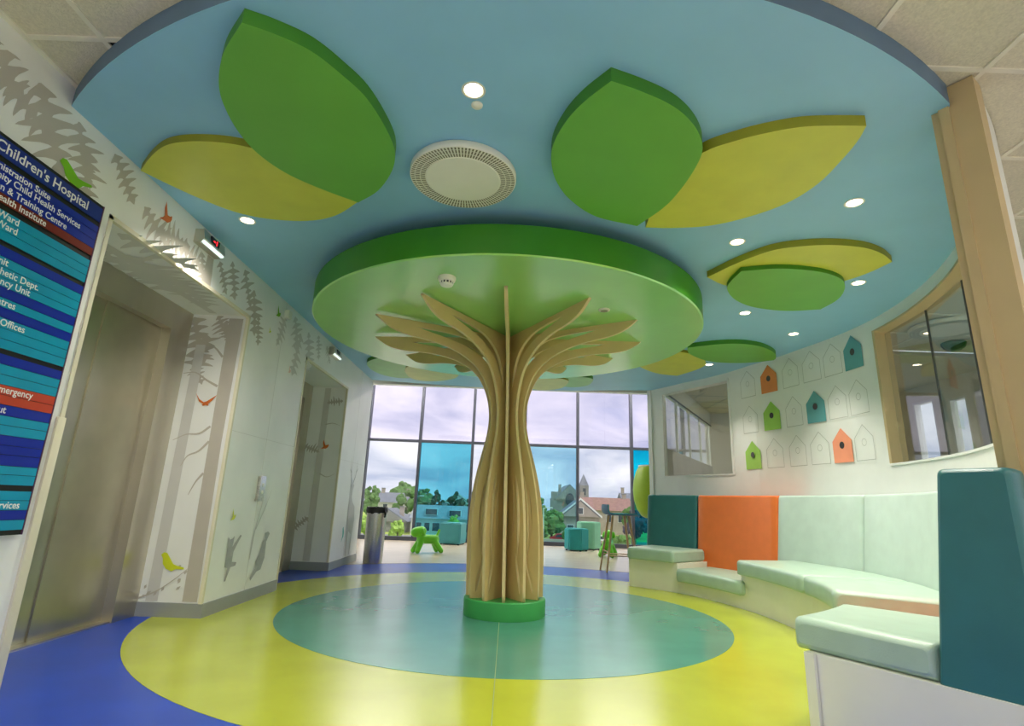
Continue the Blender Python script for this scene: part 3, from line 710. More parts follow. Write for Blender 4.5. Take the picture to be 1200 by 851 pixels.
# ------------------------------------------------------------------ directory sign
sg = empty('directory_sign', (XL, 2.0, 0)); tag(sg, 'tall hospital directory sign with blue, cyan and red strips', 'sign')
Y0, Y1 = 1.45, 2.606
box('backboard', 0.0, 0.024, Y0 - 2.0, Y1 - 2.0, 0.686, 2.366, M['black'], sg)
box('edge_trim', 0.0, 0.028, Y1 - 2.0, Y1 - 2.0 + 0.006, 0.686, 2.366, mat('plum edge', (92, 52, 84), 0.4), sg)
zr = [2.37, 2.349, 2.268, 2.244, 2.207, 2.164, 2.118, 2.076, 2.05, 2.009, 1.966, 1.925, 1.903, 1.859, 1.817, 1.772, 1.734, 1.689, 1.649, 1.606, 1.562, 1.518, 1.476, 1.455, 1.412, 1.369, 1.326, 1.284, 1.243, 1.197, 1.157, 1.114, 1.072, 1.032, 0.985, 0.947, 0.902, 0.878, 0.836, 0.794, 0.752, 0.707, 0.686]
kinds = list('knkbbbmkccckbcccbcbccckbccrrbccbbbcckccbck')
KM = dict(n='sign_navy', b='sign_blue', c='sign_cyan', r='sign_red', m='sign_maroon')
# which strip carries which words, and where the words end along the wall
words = {1: ("Children's Hospital", 2.51, 0.067), 3: ('Administration Suite', 2.296, 0.044), 4: ('Community Child Health Services', 2.493, 0.044), 5: ('Education & Training Centre', 2.419, 0.044),
         6: ('Health Institute', 2.311, 0.044), 8: ('Ward', 2.187, 0.044), 9: ('Ward', 2.191, 0.044), 13: ('Unit', 2.19, 0.044), 14: ('Anaesthetic Dept.', 2.362, 0.044), 15: ('Dependency Unit', 2.326, 0.044),
         17: ('Theatres', 2.277, 0.044), 19: ('Offices', 2.351, 0.044), 26: ('Emergency', 2.477, 0.044), 28: ('Out', 2.365, 0.044), 37 + 1: ('Services', 2.557, 0.044), 41: ('ry', 2.506, 0.044)}
words = {k: v for k, v in words.items()}
for i, k in enumerate(kinds):
    if k == 'k': continue
    z1, z0 = zr[i], zr[i + 1]
    st = box('sign_strip', 0.024, 0.029, Y0 - 2.0 + 0.01, Y1 - 2.0 - 0.004, z0 + 0.0012, z1 - 0.0012, M[KM[k]], sg)
    if i in words:
        s, ye, size = words[i]
        me = text_mesh(s, size)
        t = link('lettering', me, M['sign_text'], st)
        t.matrix_basis = Matrix(((0, 0, 1, 0.0296), (1, 0, 0, ye - 2.0), (0, 1, 0, (z0 + z1) / 2), (0, 0, 0, 1)))

# ------------------------------------------------------------------ lift indicators and call button
def indicator(y, w_, lab, lit=True):
    i = empty('lift_indicator', (XL, y, 2.635)); tag(i, lab, 'lift indicator')
    bm = bmesh.new()
    pr = [(0, -0.05), (0.045, -0.05), (0.075, -0.02), (0.06, 0.05), (0, 0.05)]
    A = [bm.verts.new((x, -w_ / 2, z)) for x, z in pr]; B = [bm.verts.new((x, w_ / 2, z)) for x, z in pr]
    bm.faces.new(A); bm.faces.new(B)
    for q in range(5): bm.faces.new((A[q], A[(q + 1) % 5], B[(q + 1) % 5], B[q]))
    from_bm('housing', bm, M['steel'], i)
    box('light_strip', 0.05, 0.072, -w_ / 2 + 0.01, w_ / 2 - 0.01, -0.0445, -0.030, M['strip_on'], i)
    s = box('screen', 0.062, 0.0725, -0.055, 0.055, -0.012, 0.040, M['black'], i)
    if lit:
        boxes('digit', [(0.0727, 0.0735, -0.025, 0.0, 0.012, 0.018), (0.0727, 0.0735, 0.015, 0.021, -0.002, 0.030)], M['red_led'], s)
indicator(3.57, 0.28, 'steel lift indicator with red digits above the nearer lift')
indicator(6.50, 0.28, 'steel lift indicator above the farther lift', False)
ib = box('wall_sensor', XL, XL + 0.05, 4.99, 5.07, 2.58, 2.66, M['white_plastic'], None, 0.008); tag(ib, 'small white sensor high on the wall between the lifts', 'sensor')
cbn = empty('call_button_panel', (XL, 5.02, 0.955)); tag(cbn, 'slim steel lift call button panel between the lifts', 'call panel')
box('plate', 0, 0.03, -0.055, 0.055, -0.11, 0.11, M['steel_bright'], cbn, 0.004)
for z in (0.03, -0.03):
    bm = bmesh.new(); bm_tube(bm, [(0.028, 0.0, z), (0.036, 0.0, z)], 0.017, 16); from_bm('button', bm, M['white_plastic'], cbn, 40)

# ------------------------------------------------------------------ printed motifs on the left wall
def fW(a, b, c): return (XL + c, a, b)                 # on the long wall
def fR1(a, b, c): return (a, P1[1] - c, b)             # side of nearer recess (faces the camera)
def fR2(a, b, c): return (a, P2[1] - c, b)
def fT1(a, b, c): return (b, a, ZP - c)                # soffit of nearer recess: (y, x)
DEC = [0]
def decal(name, pts, f, m, lab=None, h=0.0016, parent=None):
    DEC[0] += 1
    bm = bmesh.new(); bm.faces.new([bm.verts.new(f(a, b, h + 0.00004 * DEC[0])) for a, b in pts])
    o = from_bm(name, bm, m, parent or wl, normals=False)
    if lab: tag(o, lab)
    return o
def fir_branch(ax, az, ang, L, rnd, side=1.0, zmax=99, n=6):
    """ragged drooping fir branch outline"""
    d = Vector((math.cos(ang), math.sin(ang))); nn_ = Vector((-d.y, d.x))
    def at(t_, off): return Vector((ax, az)) + d * L * t_ + nn_ * off * L
    up, dn = [at(0, 0.02)], [at(0, -0.02)]
    for i in range(n):
        t0 = (i + 0.15) / n
        w_ = 0.06 + 0.30 * math.sin(PI * min(1, t0 * 0.85 + 0.12))
        for L_, sg_ in ((up, 1), (dn, -1)):
            k_ = rnd.uniform(0.45, 1.5)
            L_.append(at(t0, sg_ * 0.045 * rnd.uniform(0.7, 1.2)))
            L_.append(at(t0 + 0.30 / n, sg_ * w_ * 0.65 * k_))
            L_.append(at(t0 + 0.66 / n, sg_ * w_ * k_))
            L_.append(at(t0 + 0.72 / n, sg_ * w_ * 0.45 * k_))
    pts = up + [at(1.1, 0)] + dn[::-1]
    return [(p[0], min(p[1], zmax)) for p in catmull([(p.x, p.y) for p in pts], n=2)]
rnd = random.Random(3)
for (y, z, ang, L) in [(1.75, 2.80, -35, 0.36), (1.95, 2.62, -20, 0.30), (2.12, 2.72, -55, 0.40), (2.36, 2.70, -60, 0.30), (2.45, 2.60, -75, 0.28), (2.62, 2.70, -40, 0.26), (2.92, 2.55, -25, 0.30),
                       (3.10, 2.48, 10, 0.28), (3.32, 2.50, -10, 0.26), (3.55, 2.56, -70, 0.22), (3.78, 2.60, -50, 0.24), (3.95, 2.68, -65, 0.28), (4.15, 2.70, -55, 0.30), (4.35, 2.60, -70, 0.36), (4.50, 2.42, -75, 0.24),
                       (5.05, 2.62, -110, 0.34), (5.25, 2.68, -60, 0.36), (5.45, 2.56, -100, 0.44), (5.65, 2.64, -70, 0.40), (5.95, 2.70, -70, 0.26), (6.25, 2.66, -40, 0.24)]:
    decal('fir_branch_print', fir_branch(y, z, math.radians(ang), L, rnd, zmax=2.742), fW, M['motif'] if y < 4.6 else M['motif_pale'])
decal('trunk_print', [(3.60, 2.37), (3.72, 2.37), (3.70, 2.58), (3.62, 2.58)], fW, M['motif'])
for (x, z, ang, L) in [(-2.72, 2.34, -70, 0.40), (-2.60, 2.20, -95, 0.34), (-2.52, 2.36, -60, 0.22), (-2.44, 2.32, -80, 0.18), (-2.66, 1.95, -60, 0.20)]:
    decal('fir_branch_print', fir_branch(x, z, math.radians(ang), L, rnd, zmax=2.36), fR1, M['motif'])
decal('trunk_print', [(-2.42, 2.34), (-2.30, 2.34), (-2.31, 1.3), (-2.29, 0.11), (-2.40, 0.11), (-2.41, 1.3)], fR1, M['motif'])
decal('trunk_print', [(-2.66, 2.1), (-2.58, 2.1), (-2.585, 0.11), (-2.675, 0.11)], fR1, M['motif_pale'])
def twig(pts, wd_, f, m):
    p = catmull(pts, n=4, closed=False); L, R_ = [], []
    N = len(p)
    for i, q in enumerate(p):
        d = (Vector(p[min(i + 1, N - 1)]) - Vector(p[max(i - 1, 0)])).normalized(); nrm = Vector((-d.y, d.x)) * wd_ * (1 - 0.8 * i / (N - 1)) * 0.5
        L.append(tuple(Vector(q) + nrm)); R_.append(tuple(Vector(q) - nrm))
    return decal('twig_print', L + R_[::-1], f, m)
for pts in ([(-2.42, 1.75), (-2.52, 1.80), (-2.62, 1.86), (-2.72, 1.85)], [(-2.42, 1.42), (-2.50, 1.36), (-2.60, 1.35), (-2.70, 1.30)], [(-2.41, 1.30), (-2.48, 1.22), (-2.56, 1.18), (-2.60, 1.10)],
            [(-2.42, 2.0), (-2.5, 2.08), (-2.58, 2.09)], [(-2.41, 1.05), (-2.46, 0.98), (-2.5, 0.88)]):
    twig(pts, 0.02, fR1, M['motif'])
# leafy sprig at the foot
for k in range(16):
    a = rnd.uniform(-2.72, -2.36); z = 0.13 + (a + 2.74) * 0.45 + rnd.uniform(-0.07, 0.10); t_ = rnd.uniform(0.2, 1.3)
    z = max(z, 0.135)
    L = rnd.uniform(0.03, 0.05); c_, s_ = math.cos(t_), math.sin(t_)
    decal('leaf_print', [(a, z), (a + L * 0.5 * c_ - 0.010 * s_, z + L * 0.5 * s_ + 0.010 * c_), (a + L * c_, z + L * s_), (a + L * 0.5 * c_ + 0.010 * s_, z + L * 0.5 * s_ - 0.010 * c_)], fR1, M['motif'])
twig([(-2.74, 0.12), (-2.6, 0.18), (-2.48, 0.27), (-2.38, 0.36)], 0.012, fR1, M['motif'])
# soffit of the recess
for (y, x, ang, L) in [(2.9, -2.35, 20, 0.5), (3.2, -2.5, 5, 0.6), (3.6, -2.4, -10, 0.5), (3.1, -2.66, 8, 0.7)]:
    decal('fir_branch_print', fir_branch(y, x, math.radians(ang), L, rnd), fT1, M['motif_pale'])
decal('trunk_print', [(2.75, -2.60), (4.3, -2.56), (4.3, -2.50), (2.75, -2.52)], fT1, M['motif_pale'])
# farther recess side
decal('trunk_print', [(-2.56, 2.35), (-2.48, 2.35), (-2.49, 0.11), (-2.58, 0.11)], fR2, M['motif_pale'])
for (x, z, ang, L) in [(-2.30, 2.18, 190, 0.2), (-2.74, 1.55, -20, 0.2), (-2.74, 0.5, 40, 0.2)]:
    decal('fir_branch_print', fir_branch(x, z, math.radians(ang), L, rnd), fR2, M['motif'])
twig([(-2.5, 1.85), (-2.4, 1.87), (-2.3, 1.84)], 0.012, fR2, M['motif']); twig([(-2.5, 1.2), (-2.4, 1.16), (-2.3, 1.2)], 0.012, fR2, M['motif'])
# birds
def bird(y, z, s, f, m, lab, kind=0, flip=1, rot=0.0):
    if kind == 0:      # wings up, flying
        P = [(-1.0, 0.75), (-0.55, 0.15), (-0.1, -0.12), (0.15, -0.05), (0.55, 0.25), (1.05, 0.62), (0.65, 0.02), (0.35, -0.28), (0.42, -0.45), (0.1, -0.40), (-0.1, -0.48), (-0.25, -0.35), (-0.12, -0.3), (-0.55, -0.08)]
    elif kind == 1:    # one wing raised
        P = [(-0.35, 1.1), (-0.15, 0.6), (0.05, 0.15), (0.35, 0.2), (0.55, 0.35), (0.6, 0.1), (0.5, -0.15), (0.2, -0.4), (-0.15, -0.42), (-0.75, -0.5), (-0.4, -0.25), (-0.25, -0.05), (-0.4, 0.5)]
    else:              # perched, long tail
        P = [(-0.9, 0.55), (-0.7, 0.72), (-0.45, 0.68), (-0.15, 0.3), (0.15, -0.1), (0.45, -0.2), (1.0, -0.32), (1.0, -0.45), (0.4, -0.45), (0.1, -0.62), (-0.35, -0.45), (-0.65, -0.1), (-0.72, 0.3)]
    c_, s_ = math.cos(rot), math.sin(rot)
    decal('bird_print', [(y + s * (flip * a * c_ - b * s_), z + s * (flip * a * s_ + b * c_)) for a, b in P], f, m, lab, h=0.002)
bird(2.42, 2.43, 0.10, fW, M['bird_green'], 'green perched bird above the directory sign', 2, 1, 0.42)
bird(3.12, 2.60, 0.085, fW, M['bird_orange'], 'orange bird diving beside the lift indicator', 1)
bird(4.87, 2.575, 0.07, fW, M['bird_green'], 'small green bird between the lifts', 1)
bird(4.75, 2.36, 0.035, fW, M['bird_yellow'], 'tiny yellow bird', 1)
bird(5.3, 2.12, 0.05, fW, M['bird_pink'], 'faint salmon bird', 1)
bird(4.62, 0.72, 0.06, fW, M['bird_yellow'], 'pale yellow bird over the cat', 1)
bird(7.75, 0.42, 0.09, fW, M['bird_teal'], 'small teal bird by the facade end of the wall', 2, -1, 0.9)
bird(-2.50, 1.625, 0.085, fR1, M['bird_orange'], 'orange bird gliding on the recess side', 0)
bird(-2.53, 0.38, 0.10, fR1, M['bird_yellow'], 'yellow round bird near the skirting', 2)
bird(-2.47, 1.56, 0.08, fR2, M['bird_orange'], 'orange bird in the farther recess', 1)
# little animals, drawn in grey
def ell(cx, cy, a, b, n=16, rot=0.0):
    c_, s_ = math.cos(rot), math.sin(rot)
    return [(cx + a * math.cos(2 * PI * k / n) * c_ - b * math.sin(2 * PI * k / n) * s_, cy + a * math.cos(2 * PI * k / n) * s_ + b * math.sin(2 * PI * k / n) * c_) for k in range(n)]
y, z = 4.65, 0.44
decal('animal_print', [(y - .05, z + .06), (y - .06, z + .12), (y - .03, z + .10), (y + .01, z + .105), (y + .04, z + .125), (y + .035, z + .07), (y + .03, z + .04), (y + .14, z + .13), (y + .16, z + .12), (y + .06, z - .0), (y + .06, z - .08), (y + .14, z - .09), (y + .13, z - .115), (y + .05, z - .12),
                       (y + .0, z - .22), (y - .02, z - .22), (y + .0, z - .12), (y - .05, z - .11), (y - .05, z - .02)], fW, M['motif_dark'], 'grey dancing cat sketch', parent=wl)
y, z = 5.22, 0.38
decal('animal_print', [(y + .05, z + .18), (y + .06, z + .13), (y + .02, z + .10), (y - .01, z + .0), (y - .07, z - .06), (y - .06, z - .12), (y - .14, z - .19), (y - .12, z - .215), (y - .02, z - .15), (y + .06, z - .14), (y + .11, z - .04), (y + .10, z + .10), (y + .13, z + .14), (y + .15, z + .17), (y + .11, z + .19)],
      fW, M['motif_dark'], 'grey standing fox print')
twig([(5.02, 0.35), (5.05, 0.6), (5.12, 0.85), (5.1, 1.0)], 0.02, fW, M['motif_pale']); twig([(5.06, 0.6), (5.2, 0.8), (5.28, 0.95)], 0.014, fW, M['motif_pale'])
# deer sketch at the far end
for pts in ([(7.95, 1.1), (7.85, 1.25), (7.8, 1.45)], [(7.99, 1.1), (8.1, 1.25), (8.12, 1.45)], [(7.86, 1.25), (7.78, 1.3)], [(8.1, 1.27), (8.18, 1.33)]):
    twig(pts, 0.025, fW, M['motif_dark'])
decal('animal_print', [(7.88, 1.08), (7.92, 1.1), (8.02, 1.1), (8.07, 1.08), (8.02, 1.02), (8.0, 0.92), (8.06, 0.85), (8.2, 0.78), (8.25, 0.6), (8.2, 0.35), (8.16, 0.12), (8.13, 0.12), (8.14, 0.4), (8.0, 0.45), (7.99, 0.12), (7.96, 0.12), (7.93, 0.5), (7.9, 0.75), (7.95, 0.92), (7.94, 1.02)],
      fW, M['motif_pale'], 'pale grey deer sketch')

# ------------------------------------------------------------------ birdhouse prints on the curved wall
cols_ = [31.0, 25.35, 19.6, 14.15, 9.1, 4.2]
rows_ = [2.685, 2.225, 1.775]
fills = {(0, 1): ('h_orange', 'orange'), (0, 5): ('h_teal', 'teal'), (1, 1): ('h_green', 'lime green'), (1, 3): ('h_teal', 'teal'), (2, 0): ('h_green', 'lime green'), (2, 4): ('h_salmon', 'salmon')}
ROWN = ('top', 'middle', 'bottom')
def on_wall(phi0, z0):
    def f(a, b, c):
        r = WALL(phi0); p = phi0 - math.degrees(a / r)
        return pol(WALL(p) - c, p, z0 + b)
    return f
for i, za in enumerate(rows_):
    for j, ph in enumerate(cols_):
        f = on_wall(ph, za)
        hw = 0.128
        pent = [(0, 0), (hw, -0.13), (hw, -0.35), (-hw, -0.35), (-hw, -0.13)]
        if (i, j) in fills:
            mk, cn = fills[(i, j)]
            o = prism('birdhouse_print', pent, 0.008, 0.0095, M[mk], wr, f=f); tag(o, '%s birdhouse print in the %s row' % (cn, ROWN[i]))
            prism('entrance_hole', ell(0, -0.175, 0.032, 0.036, 20), 0.0135, 0.0145, M['hole'], o, f=f)
        else:
            def ring(name, pts, t_, parent, lab=None):
                cxm = sum(p[0] for p in pts) / len(pts); cym = sum(p[1] for p in pts) / len(pts)
                k_ = 1 - t_ / 0.13
                inn = [(cxm + (a - cxm) * k_, cym + (b - cym) * k_) for a, b in pts]
                bm = bmesh.new()
                A = [bm.verts.new(f(a, b, 0.009)) for a, b in pts]; B = [bm.verts.new(f(a, b, 0.009)) for a, b in inn]
                n = len(pts)
                for q in range(n): bm.faces.new((A[q], A[(q + 1) % n], B[(q + 1) % n], B[q]))
                o = from_bm(name, bm, M['line'], parent); 
                if lab: tag(o, lab)
                return o
            o = ring('birdhouse_print', pent, 0.0052, wr, 'grey outlined birdhouse print')
            cpts = ell(0, -0.175, 0.032, 0.036, 20)
            bm = bmesh.new()
            A = [bm.verts.new(f(a, b, 0.009)) for a, b in cpts]; B = [bm.verts.new(f(a * 0.87, -0.175 + (b + 0.175) * 0.87, 0.009)) for a, b in cpts]
            for q in range(20): bm.faces.new((A[q], A[(q + 1) % 20], B[(q + 1) % 20], B[q]))
            from_bm('entrance_hole', bm, M['line'], o)

# ------------------------------------------------------------------ curved bench
def BF(phi): return interp(phi, [-62, -46, -33, -3, 16, 40, 54], [3.20, 3.19, 3.08, 3.06, 2.97, 3.04, 3.08])
def RF(phi): return interp(phi, [-62, -46, -35, -12, 0, 17, 37, 52], [2.68, 2.62, 2.5, 2.36, 2.33, 2.35, 2.43, 2.41])
bench = empty('curved_bench', (0, 0, 0)); tag(bench, 'long curved upholstered bench with stepped seats along the birdhouse wall', 'bench')
def sweep(name, ph0, ph1, section, m, parent, n=10, inset=0.018, smooth=50):
    """section(phi) -> closed list of (r,z); rounded ends"""
    bm = bmesh.new(); R = []
    d = math.degrees(inset / 2.6) * (1 if ph1 > ph0 else -1)
    st = [(ph0, 1.0), (ph0 + d * 0.3, 0.5), (ph0 + d, 0.0)] + [(ph0 + d + (ph1 - ph0 - 2 * d) * k / n, 0.0) for k in range(1, n)] + [(ph1 - d, 0.0), (ph1 - d * 0.3, 0.5), (ph1, 1.0)]
    for p, s in st:
        sec = section(p); cr_ = sum(a for a, b in sec) / len(sec); cz = sum(b for a, b in sec) / len(sec)
        o_ = inset * s * 0.9
        R.append([bm.verts.new(pol(a - o_ * (1 if a > cr_ else -1) * min(1, abs(a - cr_) / 0.05), p, b - o_ * (1 if b > cz else -1) * min(1, abs(b - cz) / 0.03))) for a, b in sec])
    k_ = len(R[0])
    for a, b in zip(R, R[1:]):
        for q in range(k_): bm.faces.new((a[q], a[(q + 1) % k_], b[(q + 1) % k_], b[q]))
    bm.faces.new(R[0]); bm.faces.new(R[-1])
    o = from_bm(name, bm, m, parent, smooth)
    for q in (-1, -2): o.data.polygons[q].use_smooth = False
    return o
def rounded(pts, rad, n=4):
    out = []
    N = len(pts)
    for i in range(N):
        p = Vector(pts[i]); a = Vector(pts[i - 1]); b = Vector(pts[(i + 1) % N])
        r_ = rad if not isinstance(rad, (list, tuple)) else rad[i]
        u = (a - p).normalized(); v_ = (b - p).normalized()
        p0 = p + u * r_; p2 = p + v_ * r_
        for k in range(n + 1):
            t_ = k / n; out.append(tuple((1 - t_) ** 2 * p0 + 2 * t_ * (1 - t_) * p + t_ * t_ * p2))
    return out
SEATS = [(52.5, 38.0, 0.45, 'pale green raised seat pad at the facade end'), (37.6, 13.8, 0.262, 'low mint seat pad below the orange back'), (15.0, -13.8, 0.45, 'mint seat pad below the pale mint back'),
         (-14.2, -33.0, 0.45, 'mint seat pad next to the low gap'), (-33.4, -45.6, 0.262, 'hidden low seat pad made orange for warm bounce near the open end'), (-46.0, -60.0, 0.45, 'large sage seat pad nearest the camera')]  # orange of the hidden low pad is added for bounce onto its neighbour
for a, b, zt, lab in SEATS:
    def sec(p, zt=zt):
        r0 = RF(p) - 0.03
        return rounded([(r0, zt - 0.135), (BF(p) + 0.01, zt - 0.135), (BF(p) + 0.01, zt), (r0, zt)], [0.02, 0.02, 0.02, 0.04])
    o = sweep('seat_cushion', a, b, sec, M['orange' if a == -33.4 else 'mint'], bench, 12, inset=0.03); tag(o, lab)
    def secb(p, zt=zt):
        r0 = RF(p) + 0.03
        rb = interp(p, [-57.4, -56.2], [3.50, 3.38]); return [(r0, 0.0), (rb, 0.0), (rb, zt - 0.136), (r0, zt - 0.136)]
    sweep('base_panel', a + (0.2 if a < 52 else 0), b - (0.2 if b > -59 else 0), secb, M['bench_base'], bench, 12, inset=0.002, smooth=30)
sweep('base_edge', -60.02, -60.5, lambda p: [(RF(p) + 0.03, 0.0), (RF(p) + 0.075, 0.0), (RF(p) + 0.075, 0.314), (RF(p) + 0.03, 0.314)], M['bench_base'], bench, 1, inset=0.001)
BACKS = [(53.5, 40.6, 'teal', 'teal back pad at the facade end', 0.30), (40.4, 19.3, 'orange', 'bright orange back pad', 0.13), (19.1, -0.9, 'mint_pale', 'pale mint back pad', 0.30), (-1.1, -32.6, 'mint_pale', 'pale mint back pad beside the near gap', 0.30),
         (-32.9, -45.6, 'orange', 'hidden back pad made orange for warm bounce in the near gap', 0.13), (-46.0, -59.9, 'teal', 'dark teal back pad nearest the camera', 0.30)]  # hidden orange back put in to tint the neighbouring seat end
for a, b, mk, lab, zb in BACKS:
    def sec(p, zb=zb):
        f0 = BF(p); ft = f0 + 0.10
        rb = interp(p, [-57.4, -56.2], [3.525, 3.42])
        return rounded([(f0, zb), (rb, zb), (rb, 1.09), (ft, 1.09)], [0.015, 0.015, 0.025, 0.025])
    o = sweep('back_cushion', a, b, sec, M[mk], bench, 12); tag(o, lab)
# ------------------------------------------------------------------ litter bin
bn = empty('litter_bin', (-1.945, 8.36, 0)); tag(bn, 'tall perforated steel litter bin with black liner by the wall end', 'bin')
lathe('body', [(0, 0.002), (0.135, 0.002), (0.138, 0.01), (0.145, 0.72), (0.14, 0.725), (0.13, 0.70)], M['steel_bright'], bn, 48)
bm = bmesh.new()
for i in range(34):
    for j in range(22):
        a = 2 * PI * (i + 0.5 * (j % 2)) / 34; z = 0.05 + j * 0.03; r = 0.1385 + 0.0069 * (z / 0.72) + 0.0006
        ca, sa = math.cos(a), math.sin(a)
        vs = [bm.verts.new((r * ca - u * sa, r * sa + u * ca, z + v_)) for u, v_ in ((-0.006, 0), (0, -0.006), (0.006, 0), (0, 0.006))]
        bm.faces.new(vs)
o = from_bm('perforation', bm, M['steel'], bn, normals=False); o['kind'] = 'stuff'
bm = bmesh.new(); rl = random.Random(5)
ringz = [(0.148, 0.70), (0.156, 0.73), (0.155, 0.765), (0.148, 0.79), (0.13, 0.785), (0.12, 0.70), (0.0, 0.66)]
bm_lathe(bm, ringz, 40)
for v in bm.verts:
    if v.co.xy.length > 0.1:
        k_ = 1 + rl.uniform(-0.03, 0.05); v.co.x *= k_; v.co.y *= k_; v.co.z += rl.uniform(-0.012, 0.008)
from_bm('liner', bm, M['black'], bn, 60)
bm = bmesh.new(); bm_tube(bm, [(0.13, -0.08, 0.74), (0.145, -0.085, 0.70), (0.142, -0.085, 0.65), (0.13, -0.09, 0.645)], [0.012, 0.02, 0.016, 0.006], 8); from_bm('liner_knot', bm, M['black'], bn, 60)

# ------------------------------------------------------------------ toy dogs
def capsule(bm, a, b, r0, r1, seg=14):
    a = Vector(a); b = Vector(b); d = (b - a).normalized()
    path, rad = [], []
    for k in range(5):
        t_ = k / 4 * PI / 2; path.append(a - d * r0 * math.cos(t_)); rad.append(max(0.002, r0 * math.sin(t_)))
    for k in range(5):
        t_ = k / 4 * PI / 2; path.append(b + d * r1 * math.sin(t_)); rad.append(max(0.002, r1 * math.cos(t_)))
    bm_tube(bm, path, rad, seg)
def toy_dog(x, y, rz, lab, s=1.0):
    d = empty('toy_dog', (x, y, 0), rz); tag(d, lab, 'toy dog', 'lime green toy dogs by the facade'); d.scale = (s, s, s)
    bm = bmesh.new()
    capsule(bm, (-0.15, 0, 0.235), (0.12, 0, 0.24), 0.080, 0.082)                 # trunk, nose towards +x
    for sx_, sy_ in ((1, 1), (1, -1), (-1, 1), (-1, -1)):
        capsule(bm, (sx_ * 0.125, sy_ * 0.03, 0.22), (sx_ * (0.215 if sx_ > 0 else 0.235), sy_ * 0.10, 0.046), 0.058, 0.046)
    capsule(bm, (0.12, 0, 0.26), (0.155, 0, 0.36), 0.070, 0.068)                    # neck
    capsule(bm, (0.12, 0, 0.375), (0.235, 0, 0.355), 0.088, 0.086)                 # round head
    capsule(bm, (-0.18, 0, 0.28), (-0.225, 0, 0.395), 0.03, 0.022)                 # tail
    bmesh.ops.recalc_face_normals(bm, faces=bm.faces[:])
    me = bpy.data.meshes.new('tmp'); bm.to_mesh(me); bm.free()
    t = bpy.data.objects.new('tmp', me); COL.objects.link(t)
    md = t.modifiers.new('r', 'REMESH'); md.mode = 'VOXEL'; md.voxel_size = 0.011
    sm_ = t.modifiers.new('s', 'SMOOTH'); sm_.iterations = 8; sm_.factor = 0.5
    me2 = bpy.data.meshes.new_from_object(t.evaluated_get(bpy.context.evaluated_depsgraph_get()))
    bpy.data.objects.remove(t)
    me2.name = 'body'
    o = link('body', me2, M['pup'], d, 0)
    for sy_ in (1, -1):
        bm = bmesh.new(); capsule(bm, (0.14, sy_ * 0.082, 0.405), (0.125, sy_ * 0.094, 0.345), 0.024, 0.030, 10)
        from_bm('ear', bm, M['pup'], d, 60)
toy_dog(-1.42, 10.15, math.radians(212), 'lime green toy dog beside the litter bin, seen from its side')
toy_dog(1.92, 10.75, math.radians(72), 'lime green toy dog behind the bar stool, seen from its end', 1.05)

# ------------------------------------------------------------------ soft stools
def soft_stool(x, y, n, r, h, rz, m, lab):
    d = empty('soft_stool', (x, y, 0), rz); tag(d, lab, 'stool', 'soft block stools along the facade')
    pts = [(r * math.cos(2 * PI * k / n), r * math.sin(2 * PI * k / n)) for k in range(n)]
    bm = bmesh.new()
    lo_ = [bm.verts.new((a, b, 0.025)) for a, b in pts]; hi_ = [bm.verts.new((a, b, h)) for a, b in pts]
    bm.faces.new(lo_); bm.faces.new(hi_)
    for k in range(n): bm.faces.new((lo_[k], lo_[(k + 1) % n], hi_[(k + 1) % n], hi_[k]))
    bmesh.ops.bevel(bm, geom=bm.edges[:], offset=0.02, segments=3, affect='EDGES')
    from_bm('cover', bm, M[m], d, 50)
    for k in range(n):
        a, b = pts[k]; lathe('foot', [(0, 0.002), (0.02, 0.002), (0.02, 0.03)], M['black'], d, 10, (a * 0.8, b * 0.8, 0))
soft_stool(-1.19, 12.45, 4, 0.34, 0.46, math.radians(34), 'cube_blue', 'blue green soft stool left of the trunk by the facade')
soft_stool(1.47, 11.95, 6, 0.26, 0.45, math.radians(-14), 'cube_teal', 'bright teal soft stool in front of the sage one')
soft_stool(1.80, 12.45, 6, 0.27, 0.58, math.radians(-14), 'cube_mint', 'taller sage green soft stool behind the teal one')

# ------------------------------------------------------------------ bar stool
st = empty('bar_stool', (1.66, 8.38, 0), math.radians(4)); tag(st, 'slim bar stool with teal back shell and beech legs at the bench end', 'bar stool')
bm = bmesh.new()
prof = [(-0.225, 0.945), (-0.228, 0.88), (-0.215, 0.825), (-0.18, 0.797), (-0.10, 0.788), (0.06, 0.790), (0.18, 0.792), (0.235, 0.782)]
prof = catmull(prof, n=3, closed=False)
rows2 = []
for i, (x, z) in enumerate(prof):
    p0 = Vector(prof[max(i - 1, 0)]); p1 = Vector(prof[min(i + 1, len(prof) - 1)]); dd = (p1 - p0).normalized(); nn_ = Vector((-dd.y, dd.x))
    row = []
    for o_ in (0.0, 0.016):
        for k in range(9):
            t_ = k / 8 * 2 - 1; hw = 0.205 - 0.02 * (i == 0)
            q = Vector((x, z)) + nn_ * (o_ * (1 if o_ else 0) + 0.018 * t_ * t_)
            row.append(bm.verts.new((q.x, t_ * hw, q.y)))
    rows2.append(row)
for a, b in zip(rows2, rows2[1:]):
    for k in range(8):
        bm.faces.new((a[k], a[k + 1], b[k + 1], b[k])).material_index = 1
        bm.faces.new((a[9 + k], b[9 + k], b[10 + k], a[10 + k])).material_index = 0
    for k in (0, 8): bm.faces.new((a[k], b[k], b[9 + k], a[9 + k]))
for r_ in (rows2[0], rows2[-1]):
    for k in range(8): bm.faces.new((r_[k], r_[k + 1], r_[10 + k], r_[9 + k]))
from_bm('seat_shell', bm, [M['seat_teal'], M['seat_blue']], st, 50)
for sx_ in (-1, 1):
    for sy_ in (-1, 1):
        tube('leg', [(sx_ * 0.12, sy_ * 0.12, 0.785), (sx_ * 0.235, sy_ * 0.20, 0.002)], [0.018, 0.013], M['beech'], st, 10)
